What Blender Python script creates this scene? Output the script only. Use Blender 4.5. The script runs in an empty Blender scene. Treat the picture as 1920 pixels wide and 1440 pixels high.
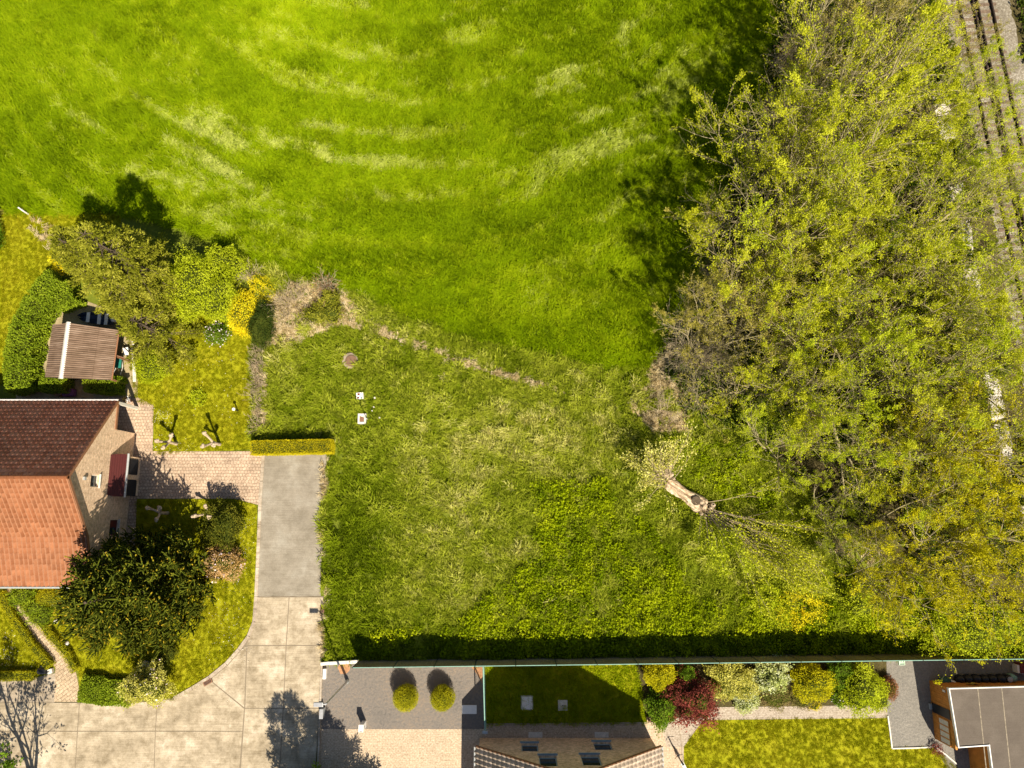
import bpy, bmesh, math, random
import numpy as np
from mathutils import Vector, Matrix, Euler

# ------------------------------------------------------------------ camera, sky, sun, exposure
SC = bpy.context.scene
COL = SC.collection
CAM_H, FPX, TILT = 49.3, 1331.0, math.radians(10.0)      # drone 49 m up, tipped 10 degrees off straight down
cam_data = bpy.data.cameras.new('drone_camera')
cam_data.sensor_width = 36.0
cam_data.lens = 36.0 * FPX / 1920.0
cam_data.clip_end = 2000.0
cam = bpy.data.objects.new('drone_camera', cam_data)
cam.location = (0, 0, CAM_H)
cam.rotation_euler = (TILT, 0, 0)
COL.objects.link(cam)
SC.camera = cam

SUN = Vector((-0.36, 0.785, -1.0)).normalized()            # the way the light travels
SUN_EL = math.asin(-SUN.z)
world = bpy.data.worlds.new('World')
SC.world = world
world.use_nodes = True
wt = world.node_tree
sky = wt.nodes.new('ShaderNodeTexSky')
sky.sky_type = 'NISHITA'
sky.sun_disc = False
sky.sun_elevation = SUN_EL
sky.sun_rotation = math.atan2(-SUN.x, -SUN.y)
bg = wt.nodes['Background']
bg.inputs['Strength'].default_value = 0.05
wt.links.new(sky.outputs[0], bg.inputs['Color'])
sun_data = bpy.data.lights.new('sun', 'SUN')
sun_data.energy = 4.8
sun_data.angle = math.radians(0.5)
sun_data.color = (1.0, 0.90, 0.74)
sun = bpy.data.objects.new('sun', sun_data)
sun.location = (0, 0, 80)
sun.rotation_euler = SUN.to_track_quat('-Z', 'Y').to_euler()
COL.objects.link(sun)
SC.view_settings.view_transform = 'Standard'
SC.view_settings.look = 'None'
SC.view_settings.exposure = 0.97
SC.view_settings.gamma = 1.0
SC.cycles.max_bounces = 5
SC.cycles.diffuse_bounces = 3
SC.cycles.transmission_bounces = 3
SC.cycles.glossy_bounces = 2
SC.view_settings.use_curve_mapping = False

# ------------------------------------------------------------------ survey helpers (photograph pixel -> metres on the ground)
cT, sT = math.cos(TILT), math.sin(TILT)
def ray(u, v):
    x = (u - 960) / FPX; y = -(v - 720) / FPX
    return x, y * cT + sT, y * sT - cT
def G(u, v, z=0.0):
    x, y, w = ray(u, v); t = (z - CAM_H) / w
    return (x * t, y * t)
def onX(u, v, X):
    x, y, w = ray(u, v); t = X / x
    return (y * t, CAM_H + w * t)
def onY(u, v, Y):
    x, y, w = ray(u, v); t = Y / y
    return (x * t, CAM_H + w * t)
def to_px(X, Y, Z=0.0):                                   # numpy: metres -> survey pixel, only used to look up which plot a point is in
    dz = Z - CAM_H
    yc = Y * cT + dz * sT; zc = -Y * sT + dz * cT
    return 960 + FPX * X / -zc, 720 - FPX * yc / -zc
def inside(px, py, poly):
    r = np.zeros(px.shape, bool); n = len(poly); j = n - 1
    for i in range(n):
        xi, yi = poly[i]; xj, yj = poly[j]
        if yi != yj:
            c = ((yi > py) != (yj > py)) & (px < (xj - xi) * (py - yi) / (yj - yi) + xi)
            r ^= c
        j = i
    return r

def vnoise(x, y, seed=0):
    x = np.asarray(x, float); y = np.asarray(y, float)
    xi = np.floor(x).astype(np.int64); yi = np.floor(y).astype(np.int64)
    fx = x - xi; fy = y - yi
    fx = fx * fx * (3 - 2 * fx); fy = fy * fy * (3 - 2 * fy)
    def h(a, b):
        n = (a * 374761393 + b * 668265263 + seed * 1442695041) & 0xFFFFFFFF
        n = ((n ^ (n >> 13)) * 1274126177) & 0xFFFFFFFF
        return ((n ^ (n >> 16)) & 0xFFFF) / 65535.0
    return (h(xi, yi) * (1 - fx) + h(xi + 1, yi) * fx) * (1 - fy) + (h(xi, yi + 1) * (1 - fx) + h(xi + 1, yi + 1) * fx) * fy
def fbm(x, y, seed=0, o=4):
    s = 0; a = 0.5; t = 0
    for k in range(o):
        s = s + a * vnoise(x * 2 ** k, y * 2 ** k, seed + k * 17); t += a; a *= 0.5
    return s / t
def sstep(a, b, x):
    t = np.clip((x - a) / (b - a), 0, 1); return t * t * (3 - 2 * t)

# ------------------------------------------------------------------ materials
def lin(c):
    return tuple(((v / 255) / 12.92 if v / 255 <= 0.04045 else ((v / 255 + 0.055) / 1.055) ** 2.4) for v in c) + (1,)
def new_mat(name):
    m = bpy.data.materials.new(name); m.use_nodes = True
    nt = m.node_tree; nt.nodes.clear()
    return m, nt
def N(nt, t, **kw):
    n = nt.nodes.new(t)
    for k, v in kw.items():
        if k.startswith('i_'): n.inputs[k[2:].replace('_', ' ')].default_value = v
        else: setattr(n, k, v)
    return n
def ramp(nt, fac, stops):
    r = nt.nodes.new('ShaderNodeValToRGB'); e = r.color_ramp.elements
    while len(e) > 1: e.remove(e[0])
    e[0].position = stops[0][0]; e[0].color = stops[0][1] if len(stops[0][1]) == 4 else (*stops[0][1], 1)
    for p, c in stops[1:]:
        x = e.new(p); x.color = c if len(c) == 4 else (*c, 1)
    nt.links.new(fac, r.inputs[0])
    return r.outputs[0]
def pos(nt, scale=(1, 1, 1), rot=0.0):
    g = nt.nodes.new('ShaderNodeNewGeometry'); mp = nt.nodes.new('ShaderNodeMapping')
    mp.inputs['Scale'].default_value = scale; mp.inputs['Rotation'].default_value = (0, 0, rot)
    nt.links.new(g.outputs['Position'], mp.inputs['Vector'])
    return mp.outputs[0]
def noise(nt, vec, scale, detail=4, rough=0.6):
    n = N(nt, 'ShaderNodeTexNoise'); n.inputs['Scale'].default_value = scale
    n.inputs['Detail'].default_value = detail; n.inputs['Roughness'].default_value = rough
    nt.links.new(vec, n.inputs['Vector'])
    return n.outputs['Fac']
def mixc(nt, fac, a, b, mode='MIX'):
    m = N(nt, 'ShaderNodeMix', data_type='RGBA', blend_type=mode)
    for s, v in ((0, fac), (6, a), (7, b)):
        if hasattr(v, 'is_linked'): nt.links.new(v, m.inputs[s])
        else: m.inputs[s].default_value = v if s == 0 else (v if len(v) == 4 else (*v, 1))
    return m.outputs[2]
def finish(nt, color, rough=0.85, bump=None, bstr=0.3, bdist=0.02, metal=0.0, spec=0.3, trans=0.0):
    out = N(nt, 'ShaderNodeOutputMaterial'); p = N(nt, 'ShaderNodeBsdfPrincipled')
    p.inputs['Roughness'].default_value = rough; p.inputs['Metallic'].default_value = metal
    p.inputs['Specular IOR Level'].default_value = spec
    if hasattr(color, 'is_linked'): nt.links.new(color, p.inputs['Base Color'])
    else: p.inputs['Base Color'].default_value = color if len(color) == 4 else (*color, 1)
    if bump is not None:
        b = N(nt, 'ShaderNodeBump'); b.inputs['Strength'].default_value = bstr; b.inputs['Distance'].default_value = bdist
        nt.links.new(bump, b.inputs['Height']); nt.links.new(b.outputs[0], p.inputs['Normal'])
    if trans:
        t = N(nt, 'ShaderNodeBsdfTranslucent')
        if hasattr(color, 'is_linked'): nt.links.new(color, t.inputs['Color'])
        else: t.inputs['Color'].default_value = color if len(color) == 4 else (*color, 1)
        mx = N(nt, 'ShaderNodeMixShader'); mx.inputs[0].default_value = trans
        nt.links.new(p.outputs[0], mx.inputs[1]); nt.links.new(t.outputs[0], mx.inputs[2])
        nt.links.new(mx.outputs[0], out.inputs[0])
    else:
        nt.links.new(p.outputs[0], out.inputs[0])
def plain(name, c, rough=0.6, metal=0.0, var=0.12, scale=6.0, spec=0.3):
    m, nt = new_mat(name)
    n = noise(nt, pos(nt), scale, 5)
    a = tuple(v * (1 - var) for v in c[:3]); b = tuple(min(1, v * (1 + var)) for v in c[:3])
    finish(nt, ramp(nt, n, [(0.3, a), (0.7, b)]), rough, n, 0.15, 0.01, metal, spec)
    return m
def ground(name, stops, s1=0.5, s2=7.0, mix=0.5, bump=0.6, bdist=0.05, stretch=(1, 1, 1), rot=0.0):
    m, nt = new_mat(name); v = pos(nt, stretch, rot)
    a = noise(nt, v, s1, 5); b = noise(nt, v, s2, 6, 0.7)
    mx = N(nt, 'ShaderNodeMix', data_type='FLOAT'); mx.inputs[0].default_value = mix
    nt.links.new(a, mx.inputs[2]); nt.links.new(b, mx.inputs[3])
    finish(nt, ramp(nt, mx.outputs[0], stops), 0.95, b, bump, bdist, spec=0.1)
    return m
def leafy(name, stops, trans=0.35, src='GEOMETRY', nscale=0.9, nmix=0.35, rough=0.65, spec=0.05):
    """foliage: leaf-to-leaf tint from the mesh, clump-to-clump tint from world noise"""
    m, nt = new_mat(name)
    at = N(nt, 'ShaderNodeAttribute', attribute_name='tint', attribute_type=src)
    n = noise(nt, pos(nt), nscale, 3)
    mx = N(nt, 'ShaderNodeMix', data_type='FLOAT'); mx.inputs[0].default_value = nmix
    nt.links.new(at.outputs['Fac'], mx.inputs[2]); nt.links.new(n, mx.inputs[3])
    finish(nt, ramp(nt, mx.outputs[0], stops), rough, spec=spec, trans=trans)
    return m
def bricks(name, c1, c2, mortar, bw=0.2, bh=0.1, ms=0.008, plane='XY', rot=0.0, rough=0.9, stain=0.3, bstr=0.5):
    m, nt = new_mat(name)
    g = N(nt, 'ShaderNodeNewGeometry'); sp = N(nt, 'ShaderNodeSeparateXYZ'); cb = N(nt, 'ShaderNodeCombineXYZ')
    nt.links.new(g.outputs['Position'], sp.inputs[0])
    ax = {'XY': (0, 1), 'YZ': (1, 2), 'XZ': (0, 2)}[plane]
    nt.links.new(sp.outputs[ax[0]], cb.inputs[0]); nt.links.new(sp.outputs[ax[1]], cb.inputs[1])
    mp = N(nt, 'ShaderNodeMapping'); mp.inputs['Rotation'].default_value = (0, 0, rot)
    nt.links.new(cb.outputs[0], mp.inputs[0])
    b = N(nt, 'ShaderNodeTexBrick'); nt.links.new(mp.outputs[0], b.inputs['Vector'])
    b.inputs['Scale'].default_value = 1.0
    b.inputs['Brick Width'].default_value = bw; b.inputs['Row Height'].default_value = bh
    b.inputs['Mortar Size'].default_value = ms; b.inputs['Mortar Smooth'].default_value = 0.2; b.inputs['Bias'].default_value = -0.1
    b.inputs['Color1'].default_value = (*c1, 1); b.inputs['Color2'].default_value = (*c2, 1); b.inputs['Mortar'].default_value = (*mortar, 1)
    n = noise(nt, pos(nt), 0.9, 6, 0.65)
    st = ramp(nt, n, [(0.3, (1 - stain,) * 3), (0.6, (1, 1, 1))])
    col = mixc(nt, 1.0, b.outputs['Color'], st, 'MULTIPLY')
    n2 = noise(nt, pos(nt, (1, 1, 1.3) if plane != 'XY' else (1, 1, 1)), 4.5 if plane != 'XY' else 9, 4, 0.75)
    col = mixc(nt, 1.0, col, ramp(nt, n2, [(0.32, (0.66, 0.60, 0.54)), (0.5, (1.0, 0.98, 0.95)), (0.68, (1.36, 1.36, 1.36))]), 'MULTIPLY')
    inv = N(nt, 'ShaderNodeMath', operation='SUBTRACT'); inv.inputs[0].default_value = 1.0
    nt.links.new(b.outputs['Fac'], inv.inputs[1])
    finish(nt, col, rough, inv.outputs[0], bstr, 0.01, spec=0.15)
    return m

M = {}
M['field_soil'] = ground('field_soil', [(0.3, (0.06, 0.10, 0.004)), (0.7, (0.13, 0.19, 0.008))])
M['plot_soil'] = ground('plot_soil', [(0.25, (0.06, 0.085, 0.008)), (0.55, (0.14, 0.165, 0.015)), (0.8, (0.28, 0.24, 0.08))])
M['lawn_soil'] = ground('lawn_soil', [(0.3, (0.22, 0.235, 0.004)), (0.55, (0.28, 0.27, 0.008)), (0.75, (0.33, 0.28, 0.02))], 0.9, 16, 0.35, 0.5, 0.03)
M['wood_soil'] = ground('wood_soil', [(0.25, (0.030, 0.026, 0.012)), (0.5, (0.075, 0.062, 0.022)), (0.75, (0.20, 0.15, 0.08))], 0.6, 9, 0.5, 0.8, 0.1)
M['dry_soil'] = ground('dry_soil', [(0.3, (0.17, 0.14, 0.06)), (0.7, (0.46, 0.37, 0.22))], 1.2, 12, 0.5)
M['ballast'] = ground('ballast', [(0.3, (0.09, 0.075, 0.05)), (0.5, (0.22, 0.19, 0.14)), (0.70, (0.52, 0.48, 0.40))], 0.7, 6, 0.65, 1.0, 0.08)
M['white_gravel'] = ground('white_gravel', [(0.3, (0.33, 0.29, 0.22)), (0.7, (0.72, 0.66, 0.58))], 1.2, 16, 0.6)
M['dark_gravel'] = ground('dark_gravel', [(0.25, (0.085, 0.078, 0.072)), (0.48, (0.175, 0.155, 0.135)), (0.62, (0.235, 0.185, 0.14)), (0.8, (0.36, 0.22, 0.13))], 0.35, 6.5, 0.62, 1.0, 0.05)
M['grey_gravel'] = ground('grey_gravel', [(0.25, (0.12, 0.115, 0.105)), (0.5, (0.20, 0.185, 0.16)), (0.8, (0.34, 0.31, 0.26))], 0.6, 7, 0.7, 1.0, 0.05)
def concrete(name, base, dark, light, rot=0.0, line=0.5, blot=0.8):
    m, nt = new_mat(name)
    v = pos(nt); sv = pos(nt, (0.5, 16, 1), rot)
    a = noise(nt, v, 0.55, 7, 0.62); b = noise(nt, sv, 1.0, 4, 0.7); c = noise(nt, v, 14, 4)
    blotch = noise(nt, v, 1.7, 6, 0.72)
    col = ramp(nt, a, [(0.32, dark), (0.52, base), (0.68, light)])
    col = mixc(nt, blot, col, mixc(nt, 1.0, col, ramp(nt, blotch, [(0.36, (0.60, 0.57, 0.51)), (0.54, (1, 1, 1)), (0.72, (1.28, 1.27, 1.25))]), 'MULTIPLY'))
    col = mixc(nt, line, col, mixc(nt, 1.0, col, ramp(nt, b, [(0.35, (0.66, 0.63, 0.58)), (0.6, (1.1, 1.1, 1.08))]), 'MULTIPLY'))
    col = mixc(nt, 0.5, col, mixc(nt, 1.0, col, ramp(nt, c, [(0.3, (0.75, 0.74, 0.72)), (0.7, (1.15, 1.15, 1.15))]), 'MULTIPLY'))
    finish(nt, col, 0.9, c, 0.3, 0.01, spec=0.2)
    return m
M['concrete'] = concrete('concrete', (0.42, 0.35, 0.25), (0.27, 0.22, 0.15), (0.56, 0.48, 0.37))
M['drive_grey'] = concrete('drive_grey', (0.27, 0.237, 0.185), (0.215, 0.187, 0.143), (0.33, 0.30, 0.245), 1.2, 0.35, 0.38)
M['kerb'] = concrete('kerb', (0.42, 0.35, 0.27), (0.30, 0.24, 0.18), (0.55, 0.47, 0.38))
M['joint'] = plain('joint', (0.20, 0.16, 0.11), 0.95)
M['paver'] = bricks('paver', (0.52, 0.40, 0.29), (0.43, 0.315, 0.225), (0.17, 0.12, 0.08), 0.22, 0.22, 0.012, stain=0.35)
M['paver_path'] = bricks('paver_path', (0.50, 0.39, 0.265), (0.42, 0.32, 0.21), (0.2, 0.15, 0.1), 0.42, 0.21, 0.014, rot=-0.65)
M['paver_tan'] = bricks('paver_tan', (0.50, 0.40, 0.29), (0.45, 0.355, 0.25), (0.34, 0.26, 0.18), 0.21, 0.105, 0.006, stain=0.12)
M['paver_grey'] = bricks('paver_grey', (0.40, 0.345, 0.275), (0.36, 0.305, 0.24), (0.24, 0.2, 0.16), 0.21, 0.105, 0.006, stain=0.15)
M['sidewalk'] = concrete('sidewalk', (0.36, 0.30, 0.225), (0.28, 0.23, 0.17), (0.45, 0.38, 0.3))
M['brick_east'] = bricks('brick_east', (0.78, 0.55, 0.36), (0.64, 0.42, 0.26), (0.74, 0.60, 0.44), 0.26, 0.075, 0.01, 'YZ', stain=0.15)
M['brick_north'] = bricks('brick_north', (0.82, 0.55, 0.35), (0.72, 0.46, 0.28), (0.78, 0.60, 0.42), 0.24, 0.075, 0.01, 'XZ', stain=0.15)

# ------------------------------------------------------------------ mesh helpers
ORIGIN = {}
def tag(o, label=None, cat=None, group=None, kind=None):
    if label: o['label'] = label
    if cat: o['category'] = cat
    if group: o['group'] = group
    if kind: o['kind'] = kind
    return o
def thing(name, label, cat, loc=(0, 0, 0), group=None):
    o = bpy.data.objects.new(name, None); o.empty_display_size = 0.3; COL.objects.link(o)
    o.location = loc; ORIGIN[o.name] = Vector(loc)
    return tag(o, label, cat, group)
def link(name, me, mat, parent=None, kind=None):
    o = bpy.data.objects.new(name, me); COL.objects.link(o)
    if mat is not None:
        for mm in (mat if isinstance(mat, (list, tuple)) else [mat]): me.materials.append(mm)
    if parent is not None:
        o.parent = parent; ORIGIN[o.name] = ORIGIN[parent.name]
    else: ORIGIN[o.name] = Vector((0, 0, 0))
    if kind: o['kind'] = kind
    return o
class MB:
    """collects boxes, prisms, tubes in world metres; build() links them as one mesh under a thing"""
    def __init__(s): s.v = []; s.f = []; s.m = []
    def add(s, vs, fs, mi=0):
        k = len(s.v); s.v += [tuple(p) for p in vs]; s.f += [tuple(i + k for i in f) for f in fs]; s.m += [mi] * len(fs); return s
    def box(s, x0, x1, y0, y1, z0, z1, rz=0.0, mi=0):
        cx, cy = (x0 + x1) / 2, (y0 + y1) / 2; c, n = math.cos(rz), math.sin(rz)
        vs = []
        for z in (z0, z1):
            for x, y in ((x0, y0), (x1, y0), (x1, y1), (x0, y1)):
                dx, dy = x - cx, y - cy; vs.append((cx + dx * c - dy * n, cy + dx * n + dy * c, z))
        return s.add(vs, [(3, 2, 1, 0), (4, 5, 6, 7), (0, 1, 5, 4), (1, 2, 6, 5), (2, 3, 7, 6), (3, 0, 4, 7)], mi)
    def prism(s, poly, z0, z1, mi=0):
        a = sum(poly[i - 1][0] * p[1] - p[0] * poly[i - 1][1] for i, p in enumerate(poly))
        if a < 0: poly = poly[::-1]
        n = len(poly)
        vs = [(p[0], p[1], z0) for p in poly] + [(p[0], p[1], z1) for p in poly]
        return s.add(vs, [tuple(range(n))[::-1], tuple(range(n, 2 * n))] + [(i, (i + 1) % n, n + (i + 1) % n, n + i) for i in range(n)], mi)
    def loft(s, a, b, mi=0, caps=True):
        n = len(a)
        fs = [(i, (i + 1) % n, n + (i + 1) % n, n + i) for i in range(n)]
        if caps: fs += [tuple(range(n))[::-1], tuple(range(n, 2 * n))]
        return s.add(list(a) + list(b), fs, mi)
    def tube(s, pts, rad, sides=5, mi=0, cap=True):
        pts = [Vector(p) for p in pts]
        if not hasattr(rad, '__len__'): rad = [rad] * len(pts)
        k = len(s.v); n = len(pts)
        up = Vector((0.13, 0.31, 0.94))
        for i, p in enumerate(pts):
            d = (pts[min(i + 1, n - 1)] - pts[max(i - 1, 0)])
            if d.length < 1e-9: d = Vector((0, 0, 1))
            d.normalize(); a = d.cross(up)
            if a.length < 0.05: a = d.cross(Vector((1, 0, 0)))
            a.normalize(); b = d.cross(a)
            for j in range(sides):
                t = 2 * math.pi * j / sides
                q = p + (a * math.cos(t) + b * math.sin(t)) * rad[i]; s.v.append((q.x, q.y, q.z))
        for i in range(n - 1):
            for j in range(sides):
                j2 = (j + 1) % sides
                s.f.append((k + i * sides + j, k + i * sides + j2, k + (i + 1) * sides + j2, k + (i + 1) * sides + j)); s.m.append(mi)
        if cap:
            s.f.append(tuple(k + j for j in range(sides))[::-1]); s.f.append(tuple(k + (n - 1) * sides + j for j in range(sides))); s.m += [mi, mi]
        return s
    def lathe(s, c, prof, sides=16, mi=0):
        k = len(s.v); n = len(prof)
        for r, z in prof:
            for j in range(sides):
                t = 2 * math.pi * j / sides; s.v.append((c[0] + r * math.cos(t), c[1] + r * math.sin(t), c[2] + z))
        for i in range(n - 1):
            for j in range(sides):
                j2 = (j + 1) % sides
                s.f.append((k + i * sides + j, k + i * sides + j2, k + (i + 1) * sides + j2, k + (i + 1) * sides + j)); s.m.append(mi)
        s.f.append(tuple(k + j for j in range(sides))[::-1]); s.f.append(tuple(k + (n - 1) * sides + j for j in range(sides))); s.m += [mi, mi]
        return s
    def build(s, name, mat, parent=None, smooth=False, kind=None, bevel=0.0):
        me = bpy.data.meshes.new(name)
        o = ORIGIN[parent.name] if parent is not None else Vector((0, 0, 0))
        me.from_pydata([(x - o.x, y - o.y, z - o.z) for x, y, z in s.v], [], s.f)
        ob = link(name, me, mat, parent, kind)
        if len(me.materials) > 1: me.polygons.foreach_set('material_index', s.m)
        if smooth: me.polygons.foreach_set('use_smooth', [True] * len(me.polygons))
        if bevel:
            bv = ob.modifiers.new('bevel', 'BEVEL'); bv.width = bevel; bv.segments = 2; bv.limit_method = 'ANGLE'
        me.update()
        return ob
def np_mesh(name, V, quads, tint=None, smooth=False):
    """fast mesh of quads (or triangles) from arrays, optional per-face tint"""
    me = bpy.data.meshes.new(name); k = quads.shape[1]
    me.vertices.add(len(V)); me.vertices.foreach_set('co', np.ascontiguousarray(V, np.float32).ravel())
    me.loops.add(quads.size); me.loops.foreach_set('vertex_index', np.ascontiguousarray(quads, np.int32).ravel())
    me.polygons.add(len(quads))
    me.polygons.foreach_set('loop_start', np.arange(0, quads.size, k, dtype=np.int32))
    me.polygons.foreach_set('loop_total', np.full(len(quads), k, np.int32))
    if smooth: me.polygons.foreach_set('use_smooth', np.ones(len(quads), bool))
    me.update(calc_edges=True)
    if tint is not None:
        a = me.attributes.new('tint', 'FLOAT', 'FACE'); a.data.foreach_set('value', np.ascontiguousarray(tint, np.float32))
    return me
def sheet(name, px, z, mat, kind='structure', parent=None, rough_edge=0.0, seed=0, world=False):
    pts = [p if world else G(*p) for p in px]
    if rough_edge:
        rnd = random.Random(seed); q = []
        for i, p in enumerate(pts):
            n = pts[(i + 1) % len(pts)]; L = math.dist(p, n); k = max(1, int(L / 0.35))
            for j in range(k):
                t = j / k; q.append((p[0] + (n[0] - p[0]) * t + rnd.uniform(-1, 1) * rough_edge, p[1] + (n[1] - p[1]) * t + rnd.uniform(-1, 1) * rough_edge))
        pts = q
    bm = bmesh.new(); f = bm.faces.new([bm.verts.new((x, y, z)) for x, y in pts])
    if f.normal.z < 0: f.normal_flip()
    f.normal_update()
    if f.normal.z < 0: f.normal_flip()
    bmesh.ops.triangulate(bm, faces=bm.faces[:])
    me = bpy.data.meshes.new(name); bm.to_mesh(me); bm.free()
    return link(name, me, mat, parent, kind)

# ------------------------------------------------------------------ the setting: ground sheets
W_EDGE = [(1462, -60), (1455, 60), (1425, 190), (1390, 300), (1345, 420), (1310, 520), (1270, 600), (1215, 690)]   # foot of the wood
DITCH = [(440, 470), (520, 505), (660, 545), (780, 600), (900, 640), (1040, 665), (1140, 690), (1215, 690)]
FIELD = [(-200, -60)] + W_EDGE[:1] + W_EDGE[1:] + DITCH[::-1] + [(430, 470), (350, 430), (215, 400), (100, 400), (-200, 385)]
PLOT = DITCH + [(1215, 690), (1290, 770), (1420, 820), (1560, 980), (1700, 1080), (1920, 1180), (1980, 1224), (1325, 1228), (675, 1237), (606, 1240), (606, 1120), (602, 1000), (608, 930), (612, 852), (632, 848), (630, 818), (472, 820), (470, 650), (500, 620), (480, 520)]
WOOD = W_EDGE + [(1290, 770), (1420, 820), (1560, 980), (1700, 1080), (1920, 1180), (2060, 1220), (2060, -60)]
LAWN_W = [(-60, 395), (95, 395), (230, 398), (215, 470), (110, 470), (105, 500), (70, 600), (50, 720), (-60, 720)]
LAWN_M = [(238, 640), (300, 560), (470, 620), (470, 842), (288, 852), (288, 760), (255, 757)]
LAWN_S = [(256, 936), (440, 936), (482, 948), (481, 1010), (476, 1120), (473, 1160), (464, 1195), (432, 1236), (378, 1280), (328, 1310), (245, 1318), (150, 1300), (148, 1262), (100, 1180), (20, 1105), (60, 1098), (256, 1098)]
LAWN_SW = [(-80, 1095), (5, 1108), (30, 1160), (70, 1210), (104, 1252), (60, 1272), (-80, 1272)]
LAWN_B = [(912, 1250), (1195, 1246), (1212, 1356), (912, 1357)]
LAWN_SE = [(1282, 1400), (1318, 1350), (1662, 1346), (1672, 1402), (1752, 1402), (1795, 1440), (1795, 1500), (1278, 1500)]

sheet('ground', [(-260, -260), (260, -260), (260, 260), (-260, 260)], -0.02, M['plot_soil'], world=True)
sheet('field', FIELD, -0.012, M['field_soil'])
sheet('building_plot', PLOT, -0.008, M['plot_soil'], rough_edge=0.08)
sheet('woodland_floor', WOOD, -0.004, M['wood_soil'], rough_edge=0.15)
for nm, pg in (('lawn', LAWN_W), ('lawn', LAWN_M), ('lawn', LAWN_S), ('lawn', LAWN_SW), ('lawn', LAWN_B), ('lawn', LAWN_SE)):
    sheet(nm, pg, 0.0, M['lawn_soil'], rough_edge=0.04)
sheet('hard_standing', [(30, 590), (150, 560), (260, 600), (258, 760), (30, 760)], 0.003, M['dry_soil'])
sheet('brick_driveway', [(228, 846), (492, 846), (486, 947), (440, 935), (257, 935), (250, 1090), (228, 1090)], 0.010, M['paver'])
sheet('brick_terrace', [(200, 745), (258, 745), (288, 760), (286, 851), (228, 851), (200, 851)], 0.008, M['paver'])
sheet('grey_driveway', [(494, 850), (613, 850), (608, 920), (604, 960), (606, 1000), (602, 1060), (601, 1118), (480, 1118)], 0.012, M['drive_grey'], rough_edge=0.03)
sheet('garden_path', [(12, 1095), (28, 1095), (28, 1112), (52, 1140), (85, 1190), (122, 1230), (143, 1262), (150, 1300), (160, 1316), (100, 1316), (104, 1252), (70, 1210), (34, 1160), (16, 1118)], 0.006, M['paver_path'])
sheet('sidewalk', [(-80, 1278), (60, 1272), (104, 1262), (102, 1317), (-80, 1317)], 0.008, M['sidewalk'])
sheet('gravel_forecourt', [(604, 1243), (907, 1250), (908, 1368), (600, 1368)], 0.004, M['dark_gravel'])
sheet('tan_driveway', [(598, 1367), (908, 1367), (905, 1520), (590, 1520)], 0.008, M['paver_tan'])
sheet('patio', [(908, 1356), (1214, 1355), (1240, 1352), (1282, 1400), (1280, 1520), (900, 1520)], 0.012, M['paver_tan'])
sheet('garden_bed', [(1190, 1242), (1665, 1240), (1666, 1345), (1335, 1345), (1240, 1362), (1212, 1356)], 0.002, M['wood_soil'])
sheet('garden_walk', [(1240, 1356), (1335, 1326), (1664, 1322), (1664, 1346), (1318, 1350), (1282, 1400), (1250, 1400)], 0.016, M['paver_grey'])
sheet('gravel_yard', [(1662, 1236), (2000, 1224), (2000, 1500), (1795, 1470), (1752, 1402), (1673, 1404), (1664, 1340)], 0.006, M['grey_gravel'])
False and sheet('dry_ditch', [(505, 560), (560, 530), (650, 545), (690, 590), (800, 640), (900, 680), (1000, 715), (1060, 735), (1000, 728), (900, 700), (800, 662), (700, 628), (640, 610), (560, 625), (500, 640)], 0.001, M['dry_soil'], rough_edge=0.12)
sheet('dry_bank', [(1250, 650), (1310, 700), (1310, 800), (1240, 812), (1190, 780)], 0.003, M['dry_soil'], rough_edge=0.2)
# railway strip
sheet('track_bed', [(1745, -60), (1880, -60), (1905, 60), (2010, 560), (2060, 800), (1935, 800), (1860, 400)], 0.003, M['ballast'], rough_edge=0.12)
sheet('gravel_path', [(1728, 60), (1752, 60), (1790, 240), (1818, 420), (1850, 600), (1890, 800), (1925, 960), (1925, 1010), (1868, 820), (1832, 640), (1790, 430), (1758, 240)], 0.009, M['white_gravel'], rough_edge=0.1)

# road of cast slabs: a base sheet and every slab a piece on it
road = sheet('road', [(479, 1118), (607, 1118), (605, 1210), (600, 1326), (592, 1440), (585, 1540), (-120, 1540), (-120, 1317), (150, 1317), (322, 1309), (358, 1288), (390, 1268), (422, 1242), (446, 1215), (464, 1190), (474, 1165)], 0.006, M['joint'])
SLABS = [[(481, 1120), (541.5, 1120), (536, 1209.4), (462, 1209.4), (470, 1190), (477, 1160)], [(543, 1120), (606, 1120), (604.5, 1209.4), (537.5, 1209.4)],
 [(464, 1211), (536, 1211), (530.5, 1327), (460, 1327)], [(537.5, 1211), (604.5, 1211), (599.5, 1327), (532, 1327)], [(459.5, 1328.6), (530.3, 1328.6), (524, 1440), (518, 1540), (444, 1540), (452, 1440)],
 [(532, 1328.6), (599, 1328.6), (591, 1440), (584, 1540), (520, 1540), (525.5, 1440)], [(462, 1211), (458, 1326), (400, 1279), (398, 1271), (428, 1247), (452, 1219)], [(398.5, 1280), (457.5, 1328.6), (454.5, 1370), (292.5, 1370), (295.5, 1314), (330, 1311), (364, 1292), (396, 1272)],
 [(294, 1316), (291, 1370), (146.5, 1370), (150, 1318)], [(148.5, 1318), (145, 1370), (-120, 1370), (-120, 1318)], [(454.3, 1371.6), (449, 1440), (441, 1540), (286, 1540), (290, 1440), (292.3, 1371.6)],
 [(290.8, 1371.6), (288.5, 1440), (284, 1540), (136, 1540), (142, 1440), (146.3, 1371.6)], [(144.8, 1371.6), (140.5, 1440), (134, 1540), (-120, 1540), (-120, 1371.6)]]
for s in SLABS:
    mb = MB(); mb.prism([G(*p) for p in s], 0.0, 0.016); mb.build('slab', M['concrete'], road)
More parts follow.
